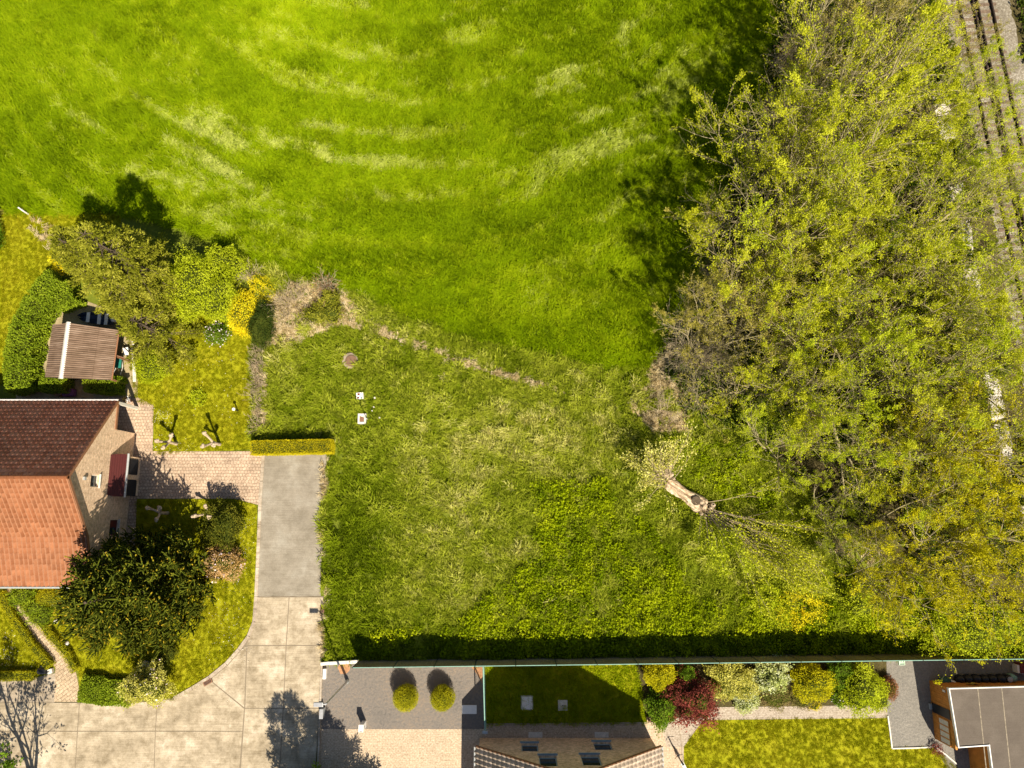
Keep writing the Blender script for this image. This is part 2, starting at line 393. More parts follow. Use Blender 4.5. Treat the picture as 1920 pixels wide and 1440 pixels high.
# kerb stones round the bend and up the verge
kl = [(494, 850), (488, 930), (485, 1010), (480, 1118), (476.5, 1165), (466, 1192), (448, 1217), (424, 1244), (392, 1270), (360, 1290), (326, 1309)]
kerb = sheet('kerb', [(494, 850), (497, 850), (491, 930), (487, 1010), (483, 1118), (480, 1118), (485, 1010), (488, 930)], 0.014, M['joint'])
kw = [Vector((*G(*p), 0)) for p in kl]
dens = []
for a, b in zip(kw, kw[1:]):
    n = max(1, round((b - a).length / 1.0))
    dens += [a.lerp(b, i / n) for i in range(n)]
dens.append(kw[-1])
for a, b in zip(dens, dens[1:]):
    d = (b - a).normalized(); s = Vector((d.y, -d.x, 0)); s = s if s.x < 0 or s.y > 0 else -s
    a2, b2 = a + d * 0.008, b - d * 0.008
    mb = MB(); mb.prism([(p.x, p.y) for p in (a2 - s * 0.12, b2 - s * 0.12, b2 + s * 0.10, a2 + s * 0.10)], 0.0, 0.055); mb.build('kerb_stone', M['kerb'], kerb, bevel=0.008)

# ------------------------------------------------------------------ vegetation makers
def unit(a): return a / np.maximum(np.linalg.norm(a, axis=-1, keepdims=True), 1e-9)
def leaf_arrays(P, size, rng, D=None, dw=1.0, width=0.45, up=0.4, jit=None):
    n = len(P); a = rng.normal(size=(n, 3))
    if D is not None: a = a + D * dw * 1.6
    a[:, 2] += up; a = unit(a)
    b = unit(np.cross(a, rng.normal(size=(n, 3)) * 0.7 + np.array([0, 0, 1.0])))
    s = (size * rng.uniform(0.6, 1.3, n))[:, None]
    if jit is not None: P = P + rng.normal(size=(n, 3)) * jit
    w = b * s * width * 0.5
    V = np.stack([P, P + a * s * 0.5 + w, P + a * s, P + a * s * 0.5 - w], 1).reshape(-1, 3)
    return V, np.arange(n * 4, dtype=np.int32).reshape(-1, 4)
def leaf_mesh(name, P, size, seed, D=None, dw=1.0, width=0.45, up=0.4, jit=None, tint=None):
    rng = np.random.default_rng(seed)
    V, F = leaf_arrays(np.asarray(P, float), size, rng, D, dw, width, up, jit)
    t = rng.uniform(0, 1, len(F)) if tint is None else np.clip(tint + rng.normal(size=len(F)) * 0.12, 0, 1)
    return np_mesh(name, V, F, t)

class Cfg:
    def __init__(s, **k): s.__dict__.update(k)
def rot_off(rng, d, ang):
    a = d.cross(Vector((rng.gauss(0, 1), rng.gauss(0, 1), rng.gauss(0, 1)))).normalized()
    return (d * math.cos(ang) + a * math.sin(ang)).normalized()
def grow(rng, mb, p, d, L, r, lvl, c, LP, LD):
    n = max(3, int(L / c.seg)); pts = [p.copy()]; rad = [r]; p = p.copy(); d = d.copy()
    for i in range(n):
        d = d + Vector((rng.gauss(0, 1), rng.gauss(0, 1), rng.gauss(0, 1))) * c.jit + Vector((0, 0, c.trop[min(lvl, len(c.trop) - 1)]))
        d.normalize(); p = p + d * (L / n); pts.append(p.copy()); f = (i + 1) / n
        rad.append(max(c.rmin, r * (1 - 0.8 * f)))
        if lvl < c.levels and f >= c.start[lvl]:
            for k in range(c.kids[lvl]):
                if rng.random() < c.prob:
                    grow(rng, mb, p, rot_off(rng, d, math.radians(rng.uniform(*c.ang))), L * c.ratio * rng.uniform(0.6, 1.15) * (1.15 - 0.55 * f), rad[-1] * 0.62, lvl + 1, c, LP, LD)
        if lvl >= c.leaf: LP.append((p.x, p.y, p.z)); LD.append((d.x, d.y, d.z))
    mb.tube(pts, rad, 6 if lvl == 0 else (4 if lvl == 1 else 3), cap=False)

def copy_thing(src, loc, rz=0.0, sc=1.0):
    r = src.copy(); COL.objects.link(r); r.location = loc; r.rotation_euler = (0, 0, rz); r.scale = (sc,) * 3
    for ch in list(src.children):
        c = ch.copy(); COL.objects.link(c); c.parent = r
    return r

def bark(name, a, b):
    m, nt = new_mat(name); v = pos(nt); n = noise(nt, v, 9, 6, 0.8)
    finish(nt, ramp(nt, n, [(0.3, a), (0.7, b)]), 0.9, n, 0.5, 0.02, spec=0.1); return m
M['bark_pale'] = bark('bark_pale', (0.16, 0.135, 0.065), (0.44, 0.37, 0.22))
M['bark_dark'] = bark('bark_dark', (0.05, 0.038, 0.025), (0.14, 0.105, 0.07))
M['twig_tan'] = bark('twig_tan', (0.22, 0.165, 0.095), (0.50, 0.40, 0.27))
M['twig_grey'] = bark('twig_grey', (0.27, 0.21, 0.125), (0.56, 0.46, 0.31))
M['pollard'] = bark('pollard', (0.15, 0.10, 0.06), (0.66, 0.53, 0.37))
# foliage colours
def L3(name, d, m, l, trans=0.4, gain=1.45, **k):
    d, m, l = (tuple(min(0.88, v * gain) for v in c) for c in (d, m, l))
    M[name] = leafy(name, [(0.15, d), (0.5, m), (0.85, l)], trans, **k)
L3('leaf_spring', (0.16, 0.175, 0.005), (0.335, 0.35, 0.011), (0.53, 0.54, 0.05), 0.45)
L3('leaf_gold', (0.15, 0.14, 0.003), (0.34, 0.315, 0.005), (0.56, 0.52, 0.02), 0.4)
L3('leaf_olive', (0.12, 0.105, 0.014), (0.25, 0.22, 0.035), (0.40, 0.34, 0.08), 0.35)
L3('leaf_lime', (0.14, 0.17, 0.004), (0.31, 0.355, 0.009), (0.50, 0.54, 0.04), 0.45)
L3('leaf_yellow', (0.34, 0.27, 0.004), (0.62, 0.50, 0.01), (0.85, 0.72, 0.03), 0.4)
L3('leaf_green', (0.035, 0.07, 0.004), (0.10, 0.17, 0.008), (0.22, 0.31, 0.02), 0.35)
L3('leaf_yew', (0.010, 0.020, 0.003), (0.030, 0.048, 0.006), (0.085, 0.10, 0.012), 0.15, 1.2)
L3('leaf_conifer', (0.035, 0.045, 0.003), (0.15, 0.155, 0.010), (0.38, 0.36, 0.05), 0.3, nscale=2.0)
L3('leaf_hedge', (0.055, 0.085, 0.004), (0.14, 0.19, 0.008), (0.26, 0.31, 0.02), 0.3)
L3('leaf_clipped', (0.17, 0.15, 0.003), (0.34, 0.29, 0.005), (0.50, 0.42, 0.012), 0.3, nscale=3)
L3('leaf_topiary', (0.11, 0.11, 0.003), (0.25, 0.24, 0.006), (0.40, 0.37, 0.014), 0.3, nscale=3)
L3('leaf_red', (0.05, 0.012, 0.010), (0.15, 0.035, 0.025), (0.32, 0.085, 0.06), 0.3)
L3('leaf_rust', (0.08, 0.03, 0.012), (0.18, 0.075, 0.03), (0.30, 0.15, 0.06), 0.2)
L3('leaf_pale', (0.17, 0.17, 0.02), (0.36, 0.34, 0.055), (0.62, 0.58, 0.20), 0.35)
L3('leaf_white', (0.14, 0.19, 0.03), (0.35, 0.38, 0.12), (0.80, 0.80, 0.52), 0.3)
L3('leaf_pink', (0.16, 0.10, 0.015), (0.32, 0.20, 0.06), (0.55, 0.38, 0.22), 0.3)
L3('leaf_heather', (0.06, 0.055, 0.012), (0.14, 0.12, 0.03), (0.24, 0.16, 0.09), 0.2)
L3('leaf_rhodo', (0.012, 0.020, 0.002), (0.045, 0.052, 0.004), (0.14, 0.13, 0.012), 0.15)
L3('petal', (0.55, 0.35, 0.42), (0.70, 0.5, 0.58), (0.85, 0.75, 0.78), 0.3)
M['araucaria'] = leafy('araucaria', [(0.1, (0.014, 0.024, 0.003)), (0.5, (0.072, 0.088, 0.007)), (0.78, (0.14, 0.15, 0.012)), (0.97, (0.46, 0.30, 0.018))], 0.05, nmix=0.2)
M['core'] = plain('core', (0.045, 0.055, 0.008), 0.95, spec=0.0)  # dark filler for bushes and hedges, added to stop light passing through

def lump(u, seed, amp):
    rng = np.random.default_rng(seed); s = np.zeros(len(u))
    for f, a in ((2.2, 1.0), (4.5, 0.6)):
        for _ in range(3):
            k = unit(rng.normal(size=(1, 3)))[0] * f
            s += a * np.sin(u @ k + rng.uniform(0, 6.28))
    c = unit(rng.normal(size=(34, 3))); ang = np.arccos(np.clip(u @ c.T, -1, 1)).min(1)      # rounded clumps with creases between them
    return 1 + amp * (s / 3.5 + 1.1 - 4.2 * ang)
def blob_core(c, rad, seed, amp, k=0.78, nu=14, nv=9):
    th = np.linspace(0.05, math.pi - 0.05, nv); ph = np.linspace(0, 2 * math.pi, nu, endpoint=False)
    T, Ph = np.meshgrid(th, ph, indexing='ij')
    u = np.stack([np.sin(T) * np.cos(Ph), np.sin(T) * np.sin(Ph), np.cos(T)], -1).reshape(-1, 3)
    V = u * lump(u, seed, amp)[:, None] * np.array(rad) * k + np.array(c)
    V[:, 2] = np.maximum(V[:, 2], 0.01)
    i, j = np.meshgrid(np.arange(nv - 1), np.arange(nu), indexing='ij'); j2 = (j + 1) % nu
    F = np.stack([i * nu + j, (i + 1) * nu + j, (i + 1) * nu + j2, i * nu + j2], -1).reshape(-1, 4)
    return V, F
def shrub(name, label, cat, px, r, h, mat, leaf=0.10, dens=420, seed=1, amp=0.16, ry=None, zc=None, up=0.3, width=0.5, group=None, flowers=None, core=True, spiky=0.14, lift=0.0):
    """a bush: leaves in a lumpy shell over a solid dark core added to block light; px is where its foot stands"""
    x, y = G(*px); rng = np.random.default_rng(seed); ry = ry or r
    t = thing(name, label, cat, (x, y, 0), group)
    amp *= 1.25; rz = h * 0.55; zc = h - rz if zc is None else zc
    area = 4 * math.pi * ((r * ry + r * rz + ry * rz) / 3)
    n = int(area * dens)
    u = unit(rng.normal(size=(int(n * 1.5), 3))); u = u[u[:, 2] > -0.45][:n]
    dep = rng.uniform(0, 1, len(u)) ** 1.6
    lu = lump(u, seed, amp)
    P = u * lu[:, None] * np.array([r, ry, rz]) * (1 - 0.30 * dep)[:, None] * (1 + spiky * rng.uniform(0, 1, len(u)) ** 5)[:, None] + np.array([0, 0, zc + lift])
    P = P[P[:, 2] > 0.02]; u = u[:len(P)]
    D = unit(P - np.array([0, 0, zc * 0.3]))
    nz = fbm(P[:, 0] * 2.2 + seed * 3.1, P[:, 1] * 2.2 + P[:, 2] * 1.7, seed, 3)
    link('foliage', leaf_mesh('foliage', P, leaf, seed, D, 0.25, width, up * 0.3, tint=0.15 + 0.75 * nz), M[mat], t)
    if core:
        V, F = blob_core((0, 0, zc + lift), (r, ry, rz), seed, amp); link('shade_core', np_mesh('shade_core', V, F, None, True), M['core'], t)  # opaque lump under the leaf shell, added to block light
    mb = MB()
    for k in range(4):
        a = k * 1.57 + seed; mb.tube([(x, y, 0), (x + math.cos(a) * r * 0.25, y + math.sin(a) * r * 0.25, (zc + lift) * 0.8)], [0.05, 0.03], 5)
    mb.build('stem', M['bark_dark'], t)
    if flowers:
        fm, fn = flowers; k = rng.choice(len(P), min(fn, len(P)), replace=False)
        link('blossom', leaf_mesh('blossom', P[k] + D[k] * 0.05, leaf * 1.2, seed + 5, D[k], 0.2, 0.9), M[fm], t)
    return t
def hedge(name, label, path, w, h, mat, leaf=0.07, dens=520, seed=1, wob=0.05, cat='hedge', z0=0.0, world=False, group=None, mound=0.0):
    """a hedge along a path of foot points: leaf skin on sides and top over a solid dark core added to block light"""
    pts = [Vector((*(p if world else G(*p)), 0)) for p in path]
    rng = np.random.default_rng(seed)
    t = thing(name, label, cat, tuple(pts[0]), group); o = np.array(pts[0])
    PP, DD = [], []; core = MB()
    for a, b in zip(pts, pts[1:]):
        d = b - a; L = d.length; d = d / L; s = Vector((-d.y, d.x, 0)); da, sa = np.array(d), np.array(s); ends = 1
        for (area, kind) in ((L * w, 't'), (L * h, 'l'), (L * h, 'r'), (w * h, 'a'), (w * h, 'b')):
            n = int(area * dens); q = rng.uniform(0, 1, (n, 2)); dep = rng.uniform(0, 1, n) ** 2 * 0.12
            if kind == 't': u, v, z = q[:, 0] * L, (q[:, 1] - .5) * w, np.full(n, h) - dep; nr = np.tile([0, 0, 1.0], (n, 1))
            elif kind in 'lr': g = 1 if kind == 'l' else -1; u, v, z = q[:, 0] * L, g * (np.full(n, w / 2) - dep), q[:, 1] * h; nr = np.tile(sa * g, (n, 1))
            else: g = -1 if kind == 'a' else 1; u, v, z = np.full(n, 0.0 if kind == 'a' else L) - g * dep, (q[:, 0] - .5) * w, q[:, 1] * h; nr = np.tile(da * g, (n, 1))
            P = np.array(a) + u[:, None] * da + v[:, None] * sa; P[:, 2] = z
            wb = (fbm(P[:, 0] * 1.6 + seed, P[:, 1] * 1.6 + P[:, 2], seed, 4) - 0.5) * 2 * wob
            if mound: P[:, 2] -= mound * (np.abs(v) / (w / 2)) ** 3 * (z / h)
            PP.append(P + nr * wb[:, None]); DD.append(nr)
        mid = (a + b) / 2; ang = math.atan2(d.y, d.x); k = 0.09 + wob * 0.6
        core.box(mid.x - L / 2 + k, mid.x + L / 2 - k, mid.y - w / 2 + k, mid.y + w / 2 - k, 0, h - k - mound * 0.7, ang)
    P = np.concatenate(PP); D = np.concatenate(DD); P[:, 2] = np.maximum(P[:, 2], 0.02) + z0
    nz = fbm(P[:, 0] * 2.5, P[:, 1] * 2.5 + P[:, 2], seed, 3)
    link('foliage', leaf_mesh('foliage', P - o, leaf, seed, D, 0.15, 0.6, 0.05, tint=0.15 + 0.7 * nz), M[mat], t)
    core.build('shade_core', M['core'], t)  # opaque boxes under the leaf skin, added to block light
    return t
def twiggy(name, label, cat, px, r, h, seed, mat='twig_tan', n=26, group=None, leafmat=None, leaves=0, flat=0.6, lean=(0, 0)):
    """bare shrub: many thin stems fanning from the foot"""
    x, y = G(*px); rng = random.Random(seed); t = thing(name, label, cat, (x, y, 0), group); mb = MB(); LP, LD = [], []
    c = Cfg(seg=0.35, jit=0.16, trop=[0.02, 0.0, -0.02], levels=2, start=[0.25, 0.3], kids=[2, 1], prob=0.75, ang=(20, 50), ratio=0.5, rmin=0.006, leaf=1)
    for k in range(n):
        a = rng.uniform(0, 6.28); e = rng.uniform(0.25, 1.0); d = Vector((math.cos(a) * e * r + lean[0], math.sin(a) * e * r + lean[1], h * rng.uniform(flat, 1.0)))
        q = Vector((x + rng.uniform(-.25, .25) * r, y + rng.uniform(-.25, .25) * r, 0.02)); grow(rng, mb, q, d.normalized(), d.length, rng.uniform(0.014, 0.026), 0, c, LP, LD)
    mb.build('twigs', M[mat], t)
    if leaves:
        LP = np.array(LP) - np.array([x, y, 0]); k = np.random.default_rng(seed).choice(len(LP), leaves)
        link('foliage', leaf_mesh('foliage', LP[k], 0.09, seed, np.array(LD)[k], 0.8, 0.5, 0.2, 0.06), M[leafmat], t)
    return t
def wood_tree(seed, h, stems, spread, mat, nleaf, barkm='bark_pale', leaf=0.108, lj=0.08):
    rng = random.Random(seed); mb = MB(); LP, LD = [], []
    c = Cfg(seg=0.6, jit=0.10, trop=[0.03, 0.045, 0.05, 0.03], levels=3, start=[0.3, 0.25, 0.3], kids=[2, 2, 1], prob=0.62, ang=(24, 52), ratio=0.52, rmin=0.008, leaf=2)
    for k in range(stems):
        a = 2 * math.pi * k / stems + rng.uniform(-.5, .5); tl = rng.uniform(0.15, 0.5) * spread
        d = Vector((math.cos(a) * tl, math.sin(a) * tl, 1)).normalized()
        grow(rng, mb, Vector((math.cos(a) * .12, math.sin(a) * .12, -0.05)), d, h * rng.uniform(0.8, 1.02), rng.uniform(0.085, 0.13), 0, c, LP, LD)
    LP = np.array(LP); LD = np.array(LD); r = np.random.default_rng(seed)
    cl = fbm(LP[:, 0] * .9 + seed * 2, LP[:, 1] * .9 + LP[:, 2] * .6, seed + 3, 2)                  # leaves gather in clumps along some twigs
    w = (0.3 + LP[:, 2] / h) * np.exp(5.0 * (cl - .5)); k = r.choice(len(LP), nleaf, p=w / w.sum())
    nz = fbm(LP[k][:, 0] * 1.3 + seed, LP[k][:, 1] * 1.3 + LP[k][:, 2] * .8, seed, 3)
    fol = leaf_mesh('crown', LP[k], leaf, seed, LD[k], 0.9, 0.5, 0.35, lj, tint=0.1 + 0.8 * nz)
    wood = bpy.data.meshes.new('trunk'); wood.from_pydata(mb.v, [], mb.f); wood.materials.append(M[barkm]); fol.materials.append(M[mat])
    return wood, fol
def place_tree(name, label, variant, px, zmid, rz, sc, group=None, foot=True):
    x, y = G(px[0], px[1], zmid)
    t = thing(name, label, 'tree', (x, y, 0), group); t.rotation_euler = (0, 0, rz); t.scale = (sc, sc, sc)
    link('trunk', variant[0], None, t); link('crown', variant[1], None, t)
    return t

# grass and weeds: points with a tint, lean and size, a tuft instanced on each
def tuft_mesh(name, n, length, width, spread, seed, droop=0.5):
    rng = np.random.default_rng(seed)
    b = rng.normal(size=(n, 2)) * spread; a = rng.uniform(0, 2 * math.pi, n); L = length * rng.uniform(0.55, 1.2, n)
    d = np.stack([np.cos(a), np.sin(a)], -1); s = np.stack([-np.sin(a), np.cos(a)], -1) * width * 0.5
    out = rng.uniform(0.15, 0.8, n) * droop
    def ring(f, w, z): 
        c = b + d * (L * out * f)[:, None]
        z_ = (L * z)[:, None]
        return np.concatenate([c + s * w, z_], 1), np.concatenate([c - s * w, z_], 1)
    r0 = ring(0, 1.0, 0.0); r1 = ring(0.45, 1.0, 0.62); r2 = ring(1.25, 0.15, 0.85)
    V = np.stack([r0[0], r0[1], r1[0], r1[1], r2[0], r2[1]], 1).reshape(-1, 3); k = np.arange(n)[:, None] * 6
    F = np.concatenate([k + np.array([[0, 1, 3, 2]]), k + np.array([[2, 3, 5, 4]])], 0)
    return np_mesh(name, V, F)
def weed_mesh(name, n, length, width, seed, h=0.25):
    rng = np.random.default_rng(seed)
    P = rng.normal(size=(n, 3)) * np.array([0.10, 0.10, 0.0]); P[:, 2] = rng.uniform(0.02, h, n)
    D = rng.normal(size=(n, 3)); D[:, 2] = 0.35
    V, F = leaf_arrays(P, length, rng, unit(D), 1.2, width, 0.0)
    return np_mesh(name, V, F)
def scatter(name, label, cat, P, lean, yaw, scale, tint, sources, mat):
    me = bpy.data.meshes.new(name); n = len(P)
    me.vertices.add(n); me.vertices.foreach_set('co', np.ascontiguousarray(P, np.float32).ravel())
    rot = np.zeros((n, 3), np.float32); ax, ay = lean[:, 0], lean[:, 1]
    # lean towards (ax, ay): rotate about the horizontal axis at right angles to it, after a free spin
    ang = np.hypot(ax, ay); k = np.arctan2(ay, ax)
    for i in range(3): pass
    E = np.zeros((n, 3), np.float32)
    cz, sz = np.cos(yaw), np.sin(yaw); ux, uy = -np.sin(k), np.cos(k); c, s = np.cos(ang), np.sin(ang)
    R = np.zeros((n, 3, 3))
    R[:, 0, 0] = c + ux * ux * (1 - c); R[:, 0, 1] = ux * uy * (1 - c); R[:, 0, 2] = uy * s
    R[:, 1, 0] = ux * uy * (1 - c); R[:, 1, 1] = c + uy * uy * (1 - c); R[:, 1, 2] = -ux * s
    R[:, 2, 0] = -uy * s; R[:, 2, 1] = ux * s; R[:, 2, 2] = c
    Z = np.zeros((n, 3, 3)); Z[:, 0, 0] = cz; Z[:, 0, 1] = -sz; Z[:, 1, 0] = sz; Z[:, 1, 1] = cz; Z[:, 2, 2] = 1
    R = R @ Z
    E[:, 0] = np.arctan2(R[:, 2, 1], R[:, 2, 2]); E[:, 1] = -np.arcsin(np.clip(R[:, 2, 0], -1, 1)); E[:, 2] = np.arctan2(R[:, 1, 0], R[:, 0, 0])
    for nm, ty, dat in (('turn', 'FLOAT_VECTOR', E), ('size', 'FLOAT', scale), ('tint', 'FLOAT', tint)):
        a = me.attributes.new(nm, ty, 'POINT'); a.data.foreach_set('vector' if ty == 'FLOAT_VECTOR' else 'value', np.ascontiguousarray(dat, np.float32).ravel())
    o = link(name, me, None, None, 'stuff'); tag(o, label, cat)
    src = bpy.data.collections.new(name + '_source')
    for s_ in sources:
        so = bpy.data.objects.new(name + '_tuft', s_); s_.materials.clear(); s_.materials.append(mat); src.objects.link(so)
    ng = bpy.data.node_groups.new(name, 'GeometryNodeTree')
    ng.interface.new_socket('Geometry', in_out='INPUT', socket_type='NodeSocketGeometry'); ng.interface.new_socket('Geometry', in_out='OUTPUT', socket_type='NodeSocketGeometry')
    gi = ng.nodes.new('NodeGroupInput'); go = ng.nodes.new('NodeGroupOutput'); ip = ng.nodes.new('GeometryNodeInstanceOnPoints'); ci = ng.nodes.new('GeometryNodeCollectionInfo')
    ci.inputs['Collection'].default_value = src; ci.inputs['Separate Children'].default_value = True; ci.inputs['Reset Children'].default_value = True
    ip.inputs['Pick Instance'].default_value = True
    at = ng.nodes.new('GeometryNodeInputNamedAttribute'); at.data_type = 'FLOAT_VECTOR'; at.inputs['Name'].default_value = 'turn'
    as_ = ng.nodes.new('GeometryNodeInputNamedAttribute'); as_.data_type = 'FLOAT'; as_.inputs['Name'].default_value = 'size'
    e2r = ng.nodes.new('FunctionNodeEulerToRotation')
    L = ng.links.new
    L(gi.outputs[0], ip.inputs['Points']); L(ci.outputs[0], ip.inputs['Instance']); L(at.outputs[0], e2r.inputs[0]); L(e2r.outputs[0], ip.inputs['Rotation']); L(as_.outputs[0], ip.inputs['Scale']); L(ip.outputs[0], go.inputs[0])
    md = o.modifiers.new('tufts', 'NODES'); md.node_group = ng
    return o
def sample(poly, density, seed, zone=None):
    q = np.array([G(*p) for p in poly]); lo, hi = q.min(0), q.max(0); rng = np.random.default_rng(seed)
    n = int((hi[0] - lo[0]) * (hi[1] - lo[1]) * density)
    X = rng.uniform(lo[0], hi[0], n); Y = rng.uniform(lo[1], hi[1], n); px, py = to_px(X, Y)
    k = inside(px, py, poly) & (px > -60) & (px < 1980) & (py > -60) & (py < 1500)
    return X[k], Y[k], px[k], py[k], rng

# ------------------------------------------------------------------ grass
def gmat(name, stops, trans=0.45, nm=0.25): M[name] = leafy(name, stops, trans, 'INSTANCER', 1.4, nm)
gmat('grass_field', [(0.05, (0.11, 0.18, 0.002)), (0.35, (0.255, 0.365, 0.002)), (0.60, (0.41, 0.50, 0.008)), (0.95, (0.76, 0.80, 0.24))])
gmat('grass_rough', [(0.05, (0.07, 0.11, 0.003)), (0.35, (0.245, 0.32, 0.008)), (0.62, (0.44, 0.48, 0.04)), (0.95, (0.80, 0.72, 0.30))])
gmat('grass_lawn', [(0.05, (0.14, 0.19, 0.002)), (0.4, (0.29, 0.30, 0.003)), (0.7, (0.41, 0.36, 0.012)), (0.95, (0.58, 0.44, 0.07))], 0.45, 0.1)
gmat('grass_dry', [(0.05, (0.40, 0.31, 0.12)), (0.5, (0.70, 0.57, 0.32)), (0.95, (0.86, 0.75, 0.53))], 0.3)
gmat('weed', [(0.05, (0.11, 0.17, 0.002)), (0.45, (0.30, 0.37, 0.003)), (0.95, (0.55, 0.58, 0.015))], 0.35)
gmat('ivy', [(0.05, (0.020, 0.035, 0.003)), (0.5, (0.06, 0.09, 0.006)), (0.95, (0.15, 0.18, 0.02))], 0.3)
gmat('daisy', [(0.0, (0.75, 0.72, 0.6)), (1.0, (0.85, 0.83, 0.78))], 0.2)

DRY = [([(500, 560), (560, 530), (650, 545), (690, 606), (800, 645), (900, 682), (1000, 712), (1060, 733), (1000, 722), (900, 697), (800, 660), (690, 624), (640, 612), (560, 640), (500, 650)], 34, 0.34),
       ([(1240, 630), (1310, 690), (1310, 805), (1230, 812), (1180, 770)], 24, 0.42), ([(1330, 440), (1420, 470), (1400, 560), (1320, 560), (1290, 520)], 14, 0.4), ([(1470, 20), (1520, 130), (1460, 260), (1400, 300), (1440, 160)], 14, 0.4),
       ([(475, 655), (500, 660), (505, 800), (475, 800)], 14, 0.4), ([(1590, 1000), (1660, 1060), (1600, 1090), (1520, 1010)], 7, 0.4), ([(50, 410), (100, 420), (95, 470), (55, 430)], 14, 0.45), ([(600, 855), (616, 855), (612, 1010), (612, 1230), (604, 1230), (601, 1000)], 26, 0.45)]
# meadow: long grass, laid over in pale swathes that curve across the field
X, Y, px, py, rng = sample(FIELD, 34, 11)
cx, cy = -8.0, 56.0
rr = np.hypot(X - cx, Y - cy); arc = np.arctan2(X - cx, -(Y - cy)) * 32
warp = (fbm(X * 0.12, Y * 0.12, 5) - 0.5) * 6
sw = fbm((rr + warp * .4) * 1.45, arc * 0.13, 21, 4); puff = vnoise(X * 1.5, Y * 1.5, 33); fine = fbm(X * 1.3, Y * 1.3, 31, 3) * .5 + puff * .5
west = np.exp(-(((px - 430) / 420) ** 2 + ((py - 300) / 150) ** 2)); east = np.exp(-(((px - 1150) / 230) ** 2 + ((py - 200) / 260) ** 2)); mid = np.exp(-(((px - 700) / 330) ** 2 + ((py - 60) / 110) ** 2))
reg = np.clip(0.25 + 1.0 * west + 0.75 * east + 0.35 * mid, 0, 1.15)
pale = 0.85 * sstep(0.50, 0.68, sw * 0.78 + fine * 0.28) * reg
tint = np.clip(0.30 + 0.35 * (fbm(X * 0.25, Y * 0.25, 41) - 0.5) + 0.22 * (fine - 0.5) + 0.62 * pale + rng.normal(size=len(X)) * 0.09, 0, 1)
dirn = np.arctan2(Y - cy, X - cx) + math.pi / 2 + (fbm(X * 0.5, Y * 0.5, 51, 3) - 0.5) * 5
mag = 0.25 + 0.55 * pale + rng.uniform(0, 0.3, len(X))
scatter('meadow_grass', 'long bright green meadow grass laid over in pale swathes across the field', 'grass', np.stack([X, Y, np.zeros_like(X)], 1),
        np.stack([np.cos(dirn), np.sin(dirn)], 1) * mag[:, None], rng.uniform(0, 6.28, len(X)), rng.uniform(0.7, 1.25, len(X)) * (1 - 0.15 * pale), tint,
        [tuft_mesh('meadow_tuft', 34, 0.44, 0.028, 0.11, s, 0.95) for s in (1, 2, 3)], M['grass_field'])
# rough grass on the empty plot
X, Y, px, py, rng = sample(PLOT, 46, 12)
kd = np.ones(len(X), bool); jt = rng.normal(size=len(X)) * .07
for pg, _, th in DRY: kd &= ~(inside(px, py, pg) & (fbm(X * 1.1, Y * 1.1, 93, 3) + jt > th))
for (u, v, r_) in ((657, 677, .62), (680, 786, .5), (676, 743, .45), (689, 786, .2), (704, 747, .25), (702, 764, .2), (713, 784, .22), (1278, 926, .2)):
    gx, gy = G(u, v); kd &= np.hypot(X - gx, Y - gy) > r_
X, Y, px, py = X[kd], Y[kd], px[kd], py[kd]
n1 = fbm(X * 0.3, Y * 0.3, 61); n2 = fbm(X * 1.3, Y * 1.3, 62, 3)
straw = np.exp(-(((px - 960) / 170) ** 2 + ((py - 800) / 75) ** 2)) * 0.24 + 0.10 * np.exp(-(((px - 880) / 200) ** 2 + ((py - 1000) / 170) ** 2))
green = 0.25 * np.exp(-(((px - 660) / 70) ** 2 + ((py - 1020) / 120) ** 2)) + 0.15 * sstep(1130, 1200, py)
tint = np.clip(0.48 + 0.45 * (n1 - 0.5) + 0.6 * (n2 - 0.5) + straw - green + rng.normal(size=len(X)) * 0.10, 0, 1)
dirn = (fbm(X * 0.4, Y * 0.4, 63, 3)) * 14; mag = rng.uniform(0.2, 1.0, len(X))
scatter('rough_grass', 'tussocky rough grass with straw tinted patches on the empty plot', 'grass', np.stack([X, Y, np.zeros_like(X)], 1),
        np.stack([np.cos(dirn), np.sin(dirn)], 1) * mag[:, None], rng.uniform(0, 6.28, len(X)), rng.uniform(0.45, 1.3, len(X)) * (0.35 + 1.4 * n2), tint,
        [tuft_mesh('rough_tuft', 28, 0.36, 0.030, 0.09, s, 0.9) for s in (4, 5, 6)], M['grass_rough'])
# mown lawns
LS = [sample(p, 70, 20 + i) for i, p in enumerate((LAWN_W, LAWN_M, LAWN_S, LAWN_SW, LAWN_SE))]
X, Y, px, py = (np.concatenate([l[i] for l in LS]) for i in range(4)); rng = np.random.default_rng(3)
n1 = fbm(X * 0.55, Y * 0.55, 71); n2 = fbm(X * 2.2, Y * 2.2, 72, 3)
tint = np.clip(0.44 + 0.38 * (n1 - 0.5) + 0.10 * (n2 - 0.5) + rng.normal(size=len(X)) * 0.10, 0, 1)
scatter('lawn_grass', 'short mown yellowish lawn grass round the houses', 'grass', np.stack([X, Y, np.zeros_like(X)], 1),
        rng.normal(size=(len(X), 2)) * 0.2, rng.uniform(0, 6.28, len(X)), rng.uniform(0.6, 1.2, len(X)), tint,
        [tuft_mesh('lawn_tuft', 26, 0.07, 0.016, 0.07, s, 1.0) for s in (7, 8)], M['grass_lawn'])
X, Y, px, py, rng = sample(LAWN_B, 70, 29)
n2 = fbm(X * 2.0, Y * 2.0, 82, 3); tint = np.clip(0.45 + 0.7 * (n2 - 0.5) + rng.normal(size=len(X)) * 0.12, 0, 1)
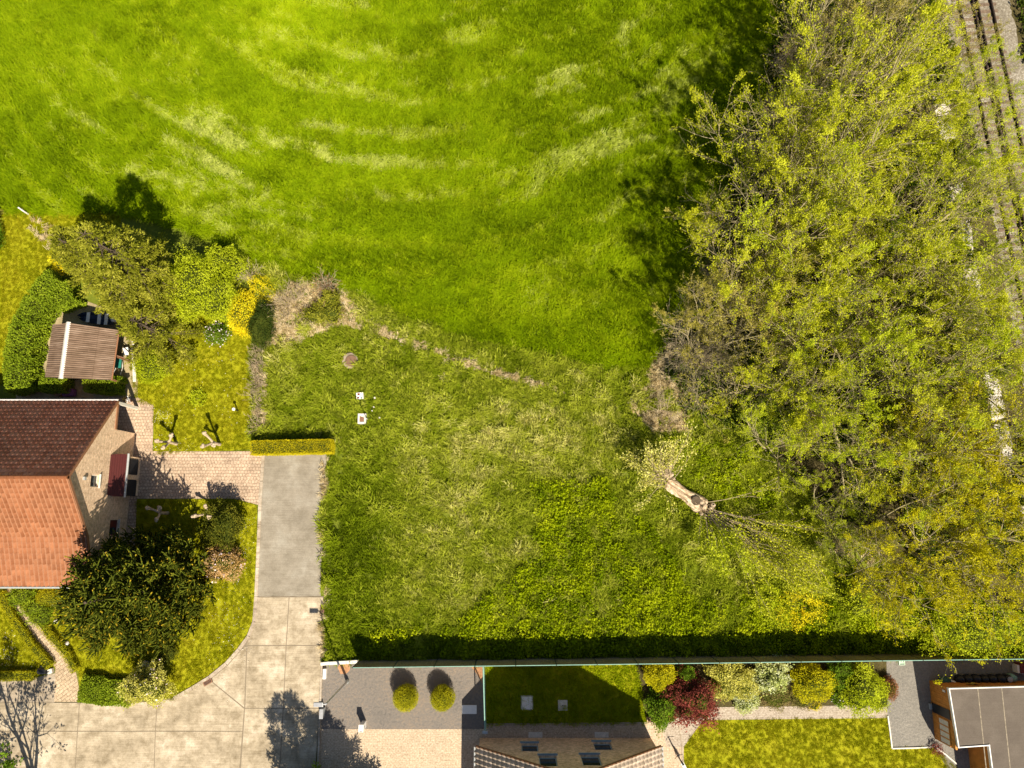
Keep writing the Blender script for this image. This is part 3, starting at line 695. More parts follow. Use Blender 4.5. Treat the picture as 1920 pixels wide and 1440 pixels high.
scatter('shaded_lawn_grass', 'lush green lawn grass behind the tan brick gable', 'grass', np.stack([X, Y, np.zeros_like(X)], 1),
        rng.normal(size=(len(X), 2)) * 0.3, rng.uniform(0, 6.28, len(X)), rng.uniform(0.6, 1.3, len(X)), tint,
        [tuft_mesh('lush_tuft', 26, 0.14, 0.02, 0.08, s, 0.9) for s in (9, 10)], M['weed'])
# dry straw along the ditch and under the shrubs at the wood's edge
LS = [sample(p, d, 40 + i) for i, (p, d, _) in enumerate(DRY)]
for i, l in enumerate(LS):
    keep = fbm(l[0] * 1.1, l[1] * 1.1, 93, 3) + np.random.default_rng(i).normal(size=len(l[0])) * .06 > DRY[i][2]; LS[i] = [a[keep] for a in l[:4]]
X, Y, px, py = (np.concatenate([l[i] for l in LS]) for i in range(4)); rng = np.random.default_rng(4)
dirn = fbm(X * 0.7, Y * 0.7, 95, 3) * 14; mag = rng.uniform(0.3, 1.2, len(X))
scatter('dry_grass', 'flattened straw coloured dry grass along the ditch and wood edge', 'grass', np.stack([X, Y, np.zeros_like(X)], 1), np.stack([np.cos(dirn), np.sin(dirn)], 1) * mag[:, None],
        rng.uniform(0, 6.28, len(X)), rng.uniform(0.7, 1.3, len(X)), np.clip(rng.normal(size=len(X)) * 0.25 + 0.5, 0, 1), [tuft_mesh('straw_tuft', 26, 0.42, 0.02, 0.08, s, 0.8) for s in (11, 12)], M['grass_dry'])
# broad-leaved weeds in the south-east of the plot and beside the fence
WEED = [([(1000, 905), (1130, 900), (1230, 1000), (1290, 1100), (1330, 1190), (1100, 1230), (860, 1232), (860, 1170), (980, 1060), (1010, 980)], 22, 0.40), ([(700, 1180), (1190, 1160), (1190, 1236), (690, 1236)], 9, 0.48),
        ([(1190, 1110), (1920, 1150), (1920, 1222), (1190, 1230)], 12, 0.40), ([(1190, 820), (1450, 830), (1500, 960), (1400, 960), (1300, 900)], 8, 0.42)]
LS = [sample(p, d, 50 + i) for i, (p, d, _) in enumerate(WEED)]
for i, l in enumerate(LS):
    keep = fbm(l[0] * 0.7, l[1] * 0.7, 190 + i, 4) + np.random.default_rng(i).normal(size=len(l[0])) * .07 > WEED[i][2]; LS[i] = [a[keep] for a in l[:4]]
X, Y, px, py = (np.concatenate([l[i] for l in LS]) for i in range(4)); rng = np.random.default_rng(5)
tint = np.clip(0.27 + 1.1 * (fbm(X, Y, 99, 3) - 0.5) + 0.14 * sstep(1080, 1190, py) + rng.normal(size=len(X)) * 0.12, 0, 1)
scatter('leafy_weeds', 'patches of broad leaved green weeds spreading over the plot by the fence', 'weeds', np.stack([X, Y, np.full_like(X, 0.02)], 1), rng.normal(size=(len(X), 2)) * 0.15,
        rng.uniform(0, 6.28, len(X)), rng.uniform(0.6, 1.6, len(X)), tint, [weed_mesh('weed_plant', 56, 0.115, 0.55, s, 0.42) for s in (13, 14)], M['weed'])
# undergrowth on the woodland floor
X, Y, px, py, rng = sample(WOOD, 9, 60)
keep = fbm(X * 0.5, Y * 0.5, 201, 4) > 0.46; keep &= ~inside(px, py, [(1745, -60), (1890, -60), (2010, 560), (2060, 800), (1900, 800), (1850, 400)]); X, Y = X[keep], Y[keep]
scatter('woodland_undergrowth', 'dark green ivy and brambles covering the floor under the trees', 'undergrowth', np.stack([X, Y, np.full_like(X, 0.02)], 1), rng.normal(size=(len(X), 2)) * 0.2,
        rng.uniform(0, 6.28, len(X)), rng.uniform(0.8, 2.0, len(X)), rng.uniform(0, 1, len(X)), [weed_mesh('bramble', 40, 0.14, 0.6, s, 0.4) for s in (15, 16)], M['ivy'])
# daisies
rng = np.random.default_rng(6); PX = []
for (u, v, su, sv, n) in ((300, 780, 10, 12, 30), (310, 840, 40, 8, 40), (15, 1215, 15, 20, 40), (430, 1190, 25, 50, 60), (455, 1040, 10, 40, 30), (400, 730, 50, 60, 30)):
    PX += [G(a, b) for a, b in zip(rng.normal(u, su, n), rng.normal(v, sv, n))]
P = np.array([(x, y, 0.06) for x, y in PX])
scatter('daisies', 'tiny white daisies dotted over the mown lawns', 'flowers', P, np.zeros((len(P), 2)), rng.uniform(0, 6, len(P)), rng.uniform(0.6, 1.3, len(P)), rng.uniform(0, 1, len(P)), [weed_mesh('daisy_head', 4, 0.05, 0.9, 3, 0.02)], M['daisy'])

# ------------------------------------------------------------------ buildings
M['tile_red'] = None
def tile_mat(name, c1, c2, c3, speck=0.0):
    m, nt = new_mat(name); v = pos(nt)
    a = noise(nt, v, 0.5, 5); b = noise(nt, v, 5.0, 4); at = N(nt, 'ShaderNodeAttribute', attribute_name='tint')
    col = ramp(nt, at.outputs['Fac'], [(0.0, c1), (0.5, c2), (1.0, c3)])
    col = mixc(nt, 1.0, col, ramp(nt, a, [(0.3, (0.78, 0.78, 0.78)), (0.7, (1.15, 1.12, 1.1))]), 'MULTIPLY')
    col = mixc(nt, 1.0, col, ramp(nt, b, [(0.3, (0.85, 0.85, 0.85)), (0.7, (1.1, 1.1, 1.1))]), 'MULTIPLY')
    finish(nt, col, 0.75, b, 0.2, 0.01, spec=0.25); return m
M['tile_red'] = tile_mat('tile_red', (0.20, 0.072, 0.028), (0.24, 0.092, 0.039), (0.29, 0.120, 0.055))
M['tile_brown'] = tile_mat('tile_brown', (0.56, 0.175, 0.085), (0.66, 0.225, 0.115), (0.74, 0.29, 0.16))
M['tile_cream'] = tile_mat('tile_cream', (0.40, 0.315, 0.235), (0.46, 0.37, 0.28), (0.52, 0.42, 0.33))
M['tile_bay'] = plain('tile_bay', (0.07, 0.012, 0.010), 0.6)
M['wood_brown'] = plain('wood_brown', (0.26, 0.12, 0.06), 0.6)
M['white'] = plain('white', (0.78, 0.75, 0.70), 0.45, var=0.06)
M['offwhite'] = plain('offwhite', (0.62, 0.58, 0.50), 0.7, var=0.15)
M['zinc'] = plain('zinc', (0.42, 0.44, 0.43), 0.45, 0.3)
M['black'] = plain('black', (0.016, 0.017, 0.02), 0.35)
M['glass'] = plain('glass', (0.02, 0.03, 0.035), 0.08, spec=0.6)
M['frame_red'] = plain('frame_red', (0.12, 0.02, 0.015), 0.5)
M['frame_blue'] = plain('frame_blue', (0.30, 0.38, 0.40), 0.4)
M['green_paint'] = plain('green_paint', (0.20, 0.36, 0.29), 0.45)
M['post_green'] = plain('post_green', (0.03, 0.05, 0.035), 0.6)
M['orange_wood'] = plain('orange_wood', (0.50, 0.20, 0.035), 0.6, var=0.25, scale=3)
M['roof_felt'] = concrete('roof_felt', (0.125, 0.103, 0.082), (0.11, 0.09, 0.072), (0.145, 0.12, 0.097), 0.0, 0.15, 0.2)
M['seam'] = plain('seam', (0.24, 0.20, 0.14), 0.8, var=0.4)
M['rust'] = plain('rust', (0.20, 0.105, 0.062), 0.85, var=0.3)
M['metal'] = plain('metal', (0.50, 0.50, 0.49), 0.35, 0.6)
M['orange_soil'] = plain('orange_soil', (0.36, 0.19, 0.095), 0.95, var=0.3)

def tiled_slope(name, mat, parent, A, B, down, slope_len, tw=0.22, tl=0.33, seed=1, amp=0.03, lift=0.045, kick=None, round_end=0.0):
    """one roof plane: A-B is the top edge, `down` the unit vector down the slope; every tile a curved plate with its lower edge proud of the next"""
    A, B, down = Vector(A), Vector(B), Vector(down).normalized(); along = (B - A); W = along.length; along.normalize(); nrm = along.cross(down); nrm = nrm if nrm.z > 0 else -nrm
    nc = round(W / tw); tw = W / nc; nr = max(1, round(slope_len / tl)); tl = slope_len / nr
    rng = np.random.default_rng(seed); S = 5; V, F, T = [], [], []
    xs = np.linspace(0, 1, S); prof = amp * np.cos(xs * 2 * math.pi - 0.6)
    for r in range(nr):
        for c in range(nc):
            k = len(V); j = rng.uniform(-.004, .004)
            for (f, dz) in ((0.0, 0.0), (1.0, lift)):
                for i in range(S):
                    e = f * tl + (0.02 if f else -0.02) - (round_end * tl * (2 * xs[i] - 1) ** 2 if f else 0)
                    p = A + along * ((c + xs[i]) * tw) + down * (r * tl + e) + nrm * (prof[i] + dz + j + 0.03)
                    V.append(p)
            # lower lip
            for i in range(S):
                e = tl + 0.02 - round_end * tl * (2 * xs[i] - 1) ** 2
                V.append(A + along * ((c + xs[i]) * tw) + down * (r * tl + e) + nrm * (prof[i] + 0.03))
            t = rng.uniform(0, 1)
            for i in range(S - 1):
                F.append((k + i, k + i + 1, k + S + i + 1, k + S + i)); F.append((k + S + i, k + S + i + 1, k + 2 * S + i + 1, k + 2 * S + i)); T += [t, t]
    o = ORIGIN[parent.name]; V = np.array([(p.x - o.x, p.y - o.y, p.z - o.z) for p in V])
    return link(name, np_mesh(name, V, np.array(F, np.int32), T), mat, parent, 'stuff')
def wall_with_holes(poly, holes, axis, c, thick):
    """flat wall polygon in (u, z) with rectangular holes, in plane axis=c, given thickness inwards"""
    bm = bmesh.new()
    def ed(pts): 
        vs = [bm.verts.new((u, z, 0)) for u, z in pts]; return [bm.edges.new((vs[i], vs[(i + 1) % len(vs)])) for i in range(len(vs))]
    es = ed(poly)
    for (u0, u1, z0, z1) in holes: es += ed([(u0, z0), (u1, z0), (u1, z1), (u0, z1)])
    bmesh.ops.triangle_fill(bm, edges=es, use_beauty=True)
    bm.verts.index_update(); mb = MB(); n = len(bm.verts); vs = [v.co.copy() for v in bm.verts]
    def P(v, d): return (c + d, v.x, v.y) if axis == 'X' else (v.x, c + d, v.y)
    V = [P(v, 0) for v in vs] + [P(v, thick) for v in vs]; F = []
    for f in bm.faces:
        i = [v.index for v in f.verts]; F.append(tuple(i)); F.append(tuple(n + a for a in i[::-1]))
    for e in bm.edges:
        if len(e.link_faces) == 1: a, b = (v.index for v in e.verts); F.append((a, b, n + b, n + a))
    bm.free(); mb.add(V, F); return mb

# ---- brick house with the red tiled roof
HX = -26.23; RX = -25.98; XL = -40.0
house = thing('brick_house', 'pale brick house with red tiled roof and bay on its gable', 'house', (HX, 1.5, 0))
ridge = (1.85, 7.45); eaveN = (7.02, 3.0); kinkS = (-1.62, 4.95); eaveS = (-4.66, 3.92)
win = []
for (u0, u1, v0, v1) in ((170, 185.5, 890, 913), (205.5, 221, 975, 1003), (201.5, 217.5, 1011, 1040)):
    ya, za = onX(u0, (v0 + v1) / 2, HX); yb, zb = onX(u1, (v0 + v1) / 2, HX)
    y1 = onX((u0 + u1) / 2, v0, HX)[0]; y0 = onX((u0 + u1) / 2, v1, HX)[0]
    win.append((y0, y1, zb, za))
poly = [(-4.35, 0), (5.2, 0), (5.2, 2.62), (6.95, 2.62), (6.95, 2.92), (1.85, 7.30), (-1.62, 4.82), (-4.35, 3.86)]
wall_with_holes(poly, win, 'X', HX, -0.25).build('gable_wall', M['brick_east'], house)
MB().box(XL, HX - 0.25, 4.95, 5.2, 0, 2.62).build('north_wall', M['brick_north'], house)
MB().box(XL, HX - 0.25, -4.35, -4.1, 0, 3.8).build('south_wall', M['brick_north'], house)
d = Vector((0, eaveN[0] - ridge[0], eaveN[1] - ridge[1]))
rn = MB().add([(XL, ridge[0], ridge[1]), (RX, ridge[0], ridge[1]), (RX, eaveN[0], eaveN[1]), (XL, eaveN[0], eaveN[1])], [(0, 1, 2, 3)]).build('north_roof', M['wood_brown'], house)
tiled_slope('roof_tiles', M['tile_brown'], rn, (XL, *ridge), (RX, *ridge), d, d.length, 0.30, 0.34, 1, 0.012, 0.038, round_end=0.45)
d1 = Vector((0, kinkS[0] - ridge[0], kinkS[1] - ridge[1])); d2 = Vector((0, eaveS[0] - kinkS[0], eaveS[1] - kinkS[1]))
rs = MB().add([(XL, *ridge), (RX, *ridge), (RX, *kinkS), (XL, *kinkS), (RX, *eaveS), (XL, *eaveS)], [(0, 3, 2, 1), (3, 5, 4, 2)]).build('south_roof', M['wood_brown'], house)
tiled_slope('upper_roof_tiles', M['tile_red'], rs, (XL, *ridge), (RX, *ridge), d1, d1.length, 0.28, 0.36, 2, 0.075, 0.018)
tiled_slope('lower_roof_tiles', M['tile_red'], rs, (XL, *kinkS), (RX, *kinkS), d2, d2.length, 0.28, 0.36, 3, 0.075, 0.018)
x = XL
i = 0
rid = MB()
while x < RX - 0.05:
    n = min(x + 0.42, RX); rid.tube([(x, ridge[0], ridge[1] + 0.05), (n + 0.03, ridge[0], ridge[1] + 0.05)], [0.115, 0.135], 8); x = n
rid.build('ridge_tiles', M['tile_red'], house, kind='stuff')
for (a, b) in ((ridge, eaveN), (ridge, kinkS), (kinkS, eaveS)):
    MB().loft([(RX - 0.03, a[0], a[1] - 0.16), (RX + 0.03, a[0], a[1] - 0.16), (RX + 0.03, a[0], a[1] + 0.07), (RX - 0.03, a[0], a[1] + 0.07)],
              [(RX - 0.03, b[0], b[1] - 0.16), (RX + 0.03, b[0], b[1] - 0.16), (RX + 0.03, b[0], b[1] + 0.07), (RX - 0.03, b[0], b[1] + 0.07)]).build('verge_board', M['wood_brown'], house)
MB().tube([(XL, eaveN[0] + 0.07, eaveN[1] - 0.02), (RX, eaveN[0] + 0.07, eaveN[1] - 0.02)], 0.065, 8).build('gutter', M['white'], house)
MB().tube([(XL, eaveS[0] - 0.10, eaveS[1] - 0.04), (RX, eaveS[0] - 0.10, eaveS[1] - 0.04)], 0.07, 8).build('gutter', M['zinc'], house)
MB().box(HX - 0.12, HX + 0.06, 5.2, 7.0, 2.46, 2.64).build('porch_beam', M['wood_brown'], house)
MB().box(HX - 0.13, HX + 0.07, 6.88, 7.06, 0, 2.5).build('porch_post', M['offwhite'], house)
for k, (y0, y1, z0, z1) in enumerate(win):
    w = MB(); fw = 0.06; xa, xb = HX - 0.16, HX - 0.09
    w.box(xa, xb, y0, y0 + fw, z0, z1).box(xa, xb, y1 - fw, y1, z0, z1).box(xa, xb, y0 + fw, y1 - fw, z0, z0 + fw).box(xa, xb, y0 + fw, y1 - fw, z1 - fw, z1)
    fr = w.build('window', M['frame_red'] if k else M['offwhite'], house)
    ym = (y0 + y1) / 2
    if k == 0:
        MB().box(xa + 0.02, xa + 0.03, y0 + fw, y1 - fw, z0 + fw, z1 - fw).build('pane', M['glass'], fr)
    else:
        a, b = (y0 + fw, ym) if k == 1 else (ym, y1 - fw); c, e = (ym, y1 - fw) if k == 1 else (y0 + fw, ym)
        MB().box(xa + 0.02, xa + 0.03, a, b, z0 + fw, z1 - fw).build('pane', M['glass'], fr)
        MB().box(xa + 0.01, xb - 0.01, c, e, z0 + fw, z1 - fw).build('shutter', M['frame_red'], fr)
    MB().box(HX - 0.12, HX + 0.09, y0 - 0.06, y1 + 0.06, z0 - 0.07, z0 - 0.002).build('sill', M['offwhite'], fr)
# bay with lean-to roof on the gable
ya = G(250, 856)[1]; yb = G(250, 932)[1]; BX = HX + 0.55; zt = 1.95
bay = MB().box(HX + 0.002, BX, yb + 0.1, ya - 0.1, 0, zt).build('bay', M['brick_east'], house)
mb = MB(); n = 7
prof = [(BX + 0.10, zt - 0.02), (HX + 0.003, zt + 0.85)]
for i in range(n):
    f0, f1 = i / n, (i + 1) / n
    xa, za = prof[0][0] + (prof[1][0] - prof[0][0]) * f0, prof[0][1] + (prof[1][1] - prof[0][1]) * f0; xb, zb = prof[0][0] + (prof[1][0] - prof[0][0]) * f1, prof[0][1] + (prof[1][1] - prof[0][1]) * f1
    ins = 0.22 * max(0, f1 - 0.6); ins0 = 0.22 * max(0, f0 - 0.6)
    mb.add([(xa, yb + ins0, za + 0.03), (xa, ya - ins0, za + 0.03), (xb, ya - ins, zb), (xb, yb + ins, zb), (xa, yb + ins0, za - 0.05), (xa, ya - ins0, za - 0.05), (xb, ya - ins, zb - 0.05), (xb, yb + ins, zb - 0.05)],
           [(0, 1, 2, 3), (4, 7, 6, 5), (0, 4, 5, 1), (1, 5, 6, 2), (2, 6, 7, 3), (3, 7, 4, 0)])
mb.build('bay_roof', M['tile_bay'], house)
MB().tube([(BX + 0.16, yb - 0.05, zt), (BX + 0.16, ya + 0.05, zt)], 0.075, 8).build('bay_gutter', M['zinc'], house)
for (v0, v1) in ((861, 890), (899, 929)):
    y1, y0 = G(255, v0)[1] - 0.05, G(255, v1)[1] - 0.05; b = MB(); cz, r = 1.05, 0.12
    pr = []
    for (cy, cz_, a0) in ((y1 - r, 1.75 - r, 0), (y0 + r, 1.75 - r, 90), (y0 + r, 0.35 + r, 180), (y1 - r, 0.35 + r, 270)):
        for q in range(4): t = math.radians(a0 + q * 30); pr.append((cy + r * math.cos(t), cz_ + r * math.sin(t)))
    b.loft([(BX + 0.002, y, z) for y, z in pr], [(BX + 0.03, y, z) for y, z in pr]); b.build('bay_window', M['black'], bay)
# small wall lamp and roof vent
lx = onX(157, 897, HX); MB().box(HX + 0.002, HX + 0.12, lx[0] - 0.1, lx[0] + 0.1, lx[1] - 0.1, lx[1] + 0.1).build('wall_lamp', M['zinc'], house)
fy = 3.3; fz = ridge[1] - (fy - ridge[0]) * 0.861; MB().tube([(-31.2, fy, fz), (-31.2, fy, fz + 0.3)], 0.07, 8).build('roof_vent', M['black'], house)

# ---- low outbuilding with corrugated roof
z_r, z_l, z_e = 2.75, 2.2, 2.1
r0, r1 = G(128, 606, z_r), G(114, 709, z_r); l0, l1 = G(99, 609, z_l), G(84.5, 708, z_l); e0, e1 = G(222, 619, z_e), G(208, 713, z_e)
shed = thing('garden_shed', 'low garden shed with weathered brown corrugated roof beside the tall hedge', 'shed', (-28.8, 10.4, 0))
def corrug(name, a0, a1, za, b0, b1, zb, mat, parent, nw=26):
    S = nw * 6; V = []
    for i in range(S + 1):
        f = i / S; h = 0.028 * math.cos(f * nw * 2 * math.pi)
        for q in (0.0, 0.5, 1.0):
            x = (a0[0] + (a1[0] - a0[0]) * f) * (1 - q) + (b0[0] + (b1[0] - b0[0]) * f) * q; y = (a0[1] + (a1[1] - a0[1]) * f) * (1 - q) + (b0[1] + (b1[1] - b0[1]) * f) * q
            V.append((x, y, za + (zb - za) * q + h + 0.03))
    F = [(i * 3 + q, i * 3 + q + 1, i * 3 + q + 4, i * 3 + q + 3) for i in range(S) for q in (0, 1)]
    return MB().add(V, F).build(name, mat, parent, True)
m, nt = new_mat('fibre_cement'); v = pos(nt, (0.6, 7, 1)); a = noise(nt, v, 1.0, 6, 0.7); b = noise(nt, pos(nt), 1.2, 5); c = noise(nt, pos(nt), 22, 3)
col = ramp(nt, a, [(0.25, (0.09, 0.062, 0.042)), (0.5, (0.165, 0.115, 0.078)), (0.75, (0.29, 0.225, 0.17))]); col = mixc(nt, 1.0, col, ramp(nt, b, [(0.3, (0.8, 0.75, 0.7)), (0.7, (1.15, 1.1, 1.1))]), 'MULTIPLY')
col = mixc(nt, ramp(nt, c, [(0.70, (0, 0, 0)), (0.76, (1, 1, 1))]), col, (0.6, 0.56, 0.45)); finish(nt, col, 0.95, c, 0.3, 0.01, spec=0.1); M['fibre_cement'] = m
corrug('roof_sheet', r0, r1, z_r, l0, l1, z_l, M['fibre_cement'], shed)
mid0 = tuple(r0[i] * .38 + e0[i] * .62 for i in (0, 1)); mid1 = tuple(r1[i] * .38 + e1[i] * .62 for i in (0, 1)); zm = z_r * .38 + z_e * .62
corrug('roof_sheet', r0, r1, z_r, mid0, mid1, zm, M['fibre_cement'], shed)
k0 = tuple(r0[i] * .42 + e0[i] * .58 for i in (0, 1)); k1 = tuple(r1[i] * .42 + e1[i] * .58 for i in (0, 1))
corrug('roof_sheet', k0, k1, zm - 0.01, e0, e1, z_e - 0.04, M['fibre_cement'], shed)
MB().add([(r0[0] - .16, r0[1] + .08, z_r - .01), (r1[0] - .16, r1[1] - .05, z_r - .01), (r1[0], r1[1] - .05, z_r + .11), (r0[0], r0[1] + .08, z_r + .11), (r0[0] + .16, r0[1] + .08, z_r - .01), (r1[0] + .16, r1[1] - .05, z_r - .01)], [(0, 1, 2, 3), (3, 2, 5, 4)]).build('ridge_cap', M['offwhite'], shed)
pl = [(l0[0] + .25, l0[1] - .25), (l1[0] + .25, l1[1] + .35), (mid1[0] - .1, mid1[1] + .35), (mid0[0] - .1, mid0[1] - .25)]
mb = MB()
for i in range(4):
    a, b = pl[i], pl[(i + 1) % 4]; L = math.dist(a, b); ang = math.atan2(b[1] - a[1], b[0] - a[0]); cx, cy = (a[0] + b[0]) / 2, (a[1] + b[1]) / 2
    mb.box(cx - L / 2 + 0.07, cx + L / 2 - 0.07, cy - 0.06, cy + 0.06, 0, 2.1, ang)
mb.build('wall', M['rust'], shed)
MB().box(-29.9, -29.0, l1[1] + 0.16, l1[1] + 0.27, 0, 2.0).build('door', M['wood_brown'], shed)
MB().tube([(e0[0] + .02, e0[1], z_e - .06), (e1[0] + .02, e1[1], z_e - .06)], 0.05, 8).build('gutter', M['wood_brown'], shed)
for f in (0.03, 0.5, 0.97):
    x, y = e0[0] + (e1[0] - e0[0]) * f - 0.12, e0[1] + (e1[1] - e0[1]) * f; MB().box(x - .05, x + .05, y - .05, y + .05, 0, z_e - .05).build('post', M['wood_brown'], shed)
x, y = G(226, 666, 1.8); MB().tube([(x - 0.5, y + .05, 2.0), (x + 0.25, y - .15, 1.1)], 0.035, 6).build('brace', M['rust'], shed)

# ---- tan brick house at the south with cream tiles
BY = -14.60; bx0, bx1 = -2.07, 9.0; RY = BY + 0.28; rx = 3.5; hz = 7.75; ez = 2.6
bh = thing('gabled_house', 'tan brick house with cream tiled roof seen from its north gable', 'house', (rx, BY, 0))
bw = []
for (u0, u1, v0, v1) in ((977, 1011, 1393.5, 1407.5), (1115, 1151, 1391, 1405), (1011, 1047.5, 1416.5, 1435.5), (1092, 1131, 1415, 1434)):
    xa = onY(u0 + 1, v1, BY)[0]; xb = onY(u1 - 1, v1, BY)[0]; bw.append((xa, xb, onY(u0, v0, BY)[1], onY(u0, v1, BY)[1] + 0.1))
sl = (hz - ez) / (bx1 + 0.15 - rx)
wall_with_holes([(bx0, 0), (bx1, 0), (bx1, ez - .05), (rx, hz - 0.16), (bx0, ez - .05)], bw, 'Y', BY, -0.3).build('gable_wall', M['brick_north'], bh)
MB().box(bx0, bx0 + .3, BY - 9, BY - 0.3, 0, ez - .1).build('west_wall', M['brick_east'], bh)
MB().box(bx1 - .3, bx1, BY - 9, BY - 0.3, 0, ez - .1).build('east_wall', M['brick_east'], bh)
for (xa, xb, z0, z1) in bw:
    yo, yi = BY - 0.14, BY - 0.20; f = 0.07
    fr = MB().box(xa, xa + f, yi, yo, z0, z1).box(xb - f, xb, yi, yo, z0, z1).box(xa + f, xb - f, yi, yo, z0, z0 + f).box(xa + f, xb - f, yi, yo, z1 - f, z1).build('window', M['frame_blue'], bh)
    MB().box(xa + f, xb - f, yi + .02, yi + .03, z0 + f, z1 - f).build('pane', M['glass'], fr)
    MB().box(xa - .08, xb + .08, BY - 0.13, BY + 0.10, z0 - 0.08, z0 - .003).build('sill', M['frame_blue'], fr)
for sgn, ex, nm in ((-1, bx0 - 0.15, 'west_roof'), (1, bx1 + 0.15, 'east_roof')):
    dv = Vector((ex - rx, 0, ez - hz))
    ro = MB().add([(rx, RY, hz), (rx, BY - 9, hz), (ex, BY - 9, ez), (ex, RY, ez)], [(0, 1, 2, 3)]).build(nm, M['wood_brown'], bh)
    tiled_slope('roof_tiles', M['tile_cream'], ro, (rx, BY - 9, hz), (rx, RY, hz), dv, dv.length, 0.30, 0.36, 5 + sgn, 0.04, 0.05)
    MB().loft([(rx, RY - .02, hz - .18), (rx, RY + .04, hz - .18), (rx, RY + .04, hz + .1), (rx, RY - .02, hz + .1)], [(ex, RY - .02, ez - .18), (ex, RY + .04, ez - .18), (ex, RY + .04, ez + .1), (ex, RY - .02, ez + .1)]).build('verge_board', M['wood_brown'], bh)
    MB().tube([(ex + sgn * .06, RY, ez), (ex + sgn * .06, BY - 9, ez)], 0.06, 8).build('gutter', M['zinc'], bh)
for (u, v, w, d) in ((1004, 1380, 0.9, 0.36), (1128, 1377, 0.9, 0.36)):
    x, y = G(u, v); s = MB().box(x - w / 2, x + w / 2, BY + 0.02, BY + 0.36, 0.0, 0.03).build('light_well_cover', M['offwhite'])
    tag(s, 'flat grey cover slab at the wall foot under the %s ground floor window' % ('west' if u < 1100 else 'east'), 'slab')

# ---- timber outbuilding with flat roof
FX, FY = G(1742, 1276); fz = 2.35
tb = thing('timber_outbuilding', 'orange timber outbuilding with flat grey roof and white edging', 'shed', (FX, FY, 0))
c = [G(u, v, fz) for u, v in ((1779, 1291), (1797, 1401), (1854, 1397), (1866, 1470))]
rt = 41.0
outline = [c[0], c[1], c[2], (c[3][0], -19.5), (rt, -19.5), (rt, c[0][1] + 0.35)]
MB().prism(outline, fz - 0.12, fz).build('roof', M['roof_felt'], tb)
edge = MB(); cl = outline
for i in range(6):
    a, b = Vector((*cl[i], 0)), Vector((*cl[(i + 1) % 6], 0)); d = (b - a).normalized(); L = (b - a).length; mid = (a + b) / 2
    edge.box(mid.x - L / 2 - .04, mid.x + L / 2 + .04, mid.y - .03, mid.y + .03, fz - 0.16, fz + 0.06 + i * .002, math.atan2(d.y, d.x))
edge.build('roof_edging', M['white'], tb)
for u in (1833, 1878):
    a, b = G(u, 1289, fz), G(u + 16, 1440, fz); d = Vector((b[0] - a[0], b[1] - a[1], 0)); L = d.length; ang = math.atan2(d.y, d.x); mid = ((a[0] + b[0]) / 2, (a[1] + b[1]) / 2)
    MB().box(mid[0] - L / 2, mid[0] + L / 2, mid[1] - .03, mid[1] + .03, fz + 0.001, fz + .006, ang).build('roof_seam', M['seam'], tb)
wy1 = FY; wy0 = G(1757, 1385)[1]
mb = MB(); y = wy1; k = 0
while y > wy0:
    n = max(y - 0.14, wy0); mb.box(FX + 0.01 * (k % 2), FX + 0.12, n + 0.006, y, 0, fz - 0.13); y = n; k += 1
mb.build('west_wall', M['orange_wood'], tb)
mb = MB(); x = FX + 0.13; k = 0
while x < rt - 0.3:
    mb.box(x, x + 0.134, FY - 0.12, FY - 0.01 * (k % 2), 0, fz - 0.13); x += 0.14; k += 1
mb.build('north_wall', M['orange_wood'], tb)
MB().box(c[2][0] + .1, c[2][0] + .22, -19.3, c[2][1] - .1, 0, fz - .13).build('return_wall', M['orange_wood'], tb)
d1 = onX(1750, 1318, FX - .02)[0]; d0 = onX(1752, 1336, FX - .02)[0]
MB().box(FX - 0.035, FX - 0.003, d0, d1, 0.12, 2.0).build('doorway', M['black'], tb)
w1 = onX(1752, 1340, FX - .02)[0]; w0 = wy0 + 0.06
wf = MB()
zs = (0.75, 1.75); n = 4; st = (w1 - w0) / n
wf.box(FX - .05, FX - .003, w0, w1, zs[0] - .07, zs[0]).box(FX - .05, FX - .003, w0, w1, zs[1], zs[1] + .07)
for i in range(n + 1): wf.box(FX - .05, FX - .003, w0 + i * st - .03, w0 + i * st + .03, zs[0], zs[1])
wfo = wf.build('window', M['orange_wood'], tb)
for i in range(n): MB().box(FX - .02, FX - .004, w0 + i * st + .03, w0 + (i + 1) * st - .03, zs[0], zs[1]).build('pane', M['offwhite'], wfo)
MB().box(FX - .05, FX - .003, FY - .32, FY - .2, 1.5, 1.75).build('meter_box', M['white'], tb)

# ------------------------------------------------------------------ fences and small walls
fa, fb = Vector((*G(675, 1238), 0)), Vector((*G(1985, 1221), 0)); fh = 2.25
m, nt = new_mat('screen_weave'); n1 = noise(nt, pos(nt, (9, 9, 2)), 2.0, 6, 0.8); n2 = noise(nt, pos(nt), 0.8, 3)
col = mixc(nt, 1.0, ramp(nt, n1, [(0.3, (0.10, 0.08, 0.045)), (0.52, (0.30, 0.235, 0.14)), (0.75, (0.55, 0.45, 0.29))]), ramp(nt, n2, [(0.3, (0.7, 0.72, 0.6)), (0.7, (1.1, 1.05, 1.0))]), 'MULTIPLY')
finish(nt, col, 0.95, n1, 0.6, 0.02, spec=0.05); M['screen'] = m
fence = thing('screen_fence', 'long green framed fence with brown woven screening behind the back gardens', 'fence', tuple(fa))
d = fb - fa; L = d.length; d.normalize(); s = Vector((-d.y, d.x, 0)); ang = math.atan2(d.y, d.x); npan = 18; st = L / npan
for i in range(npan + 1):
    p = fa + d * (st * i); MB().box(p.x - .03, p.x + .03, p.y - .03, p.y + .03, 0, fh + .005, ang).build('post', M['post_green'], fence)
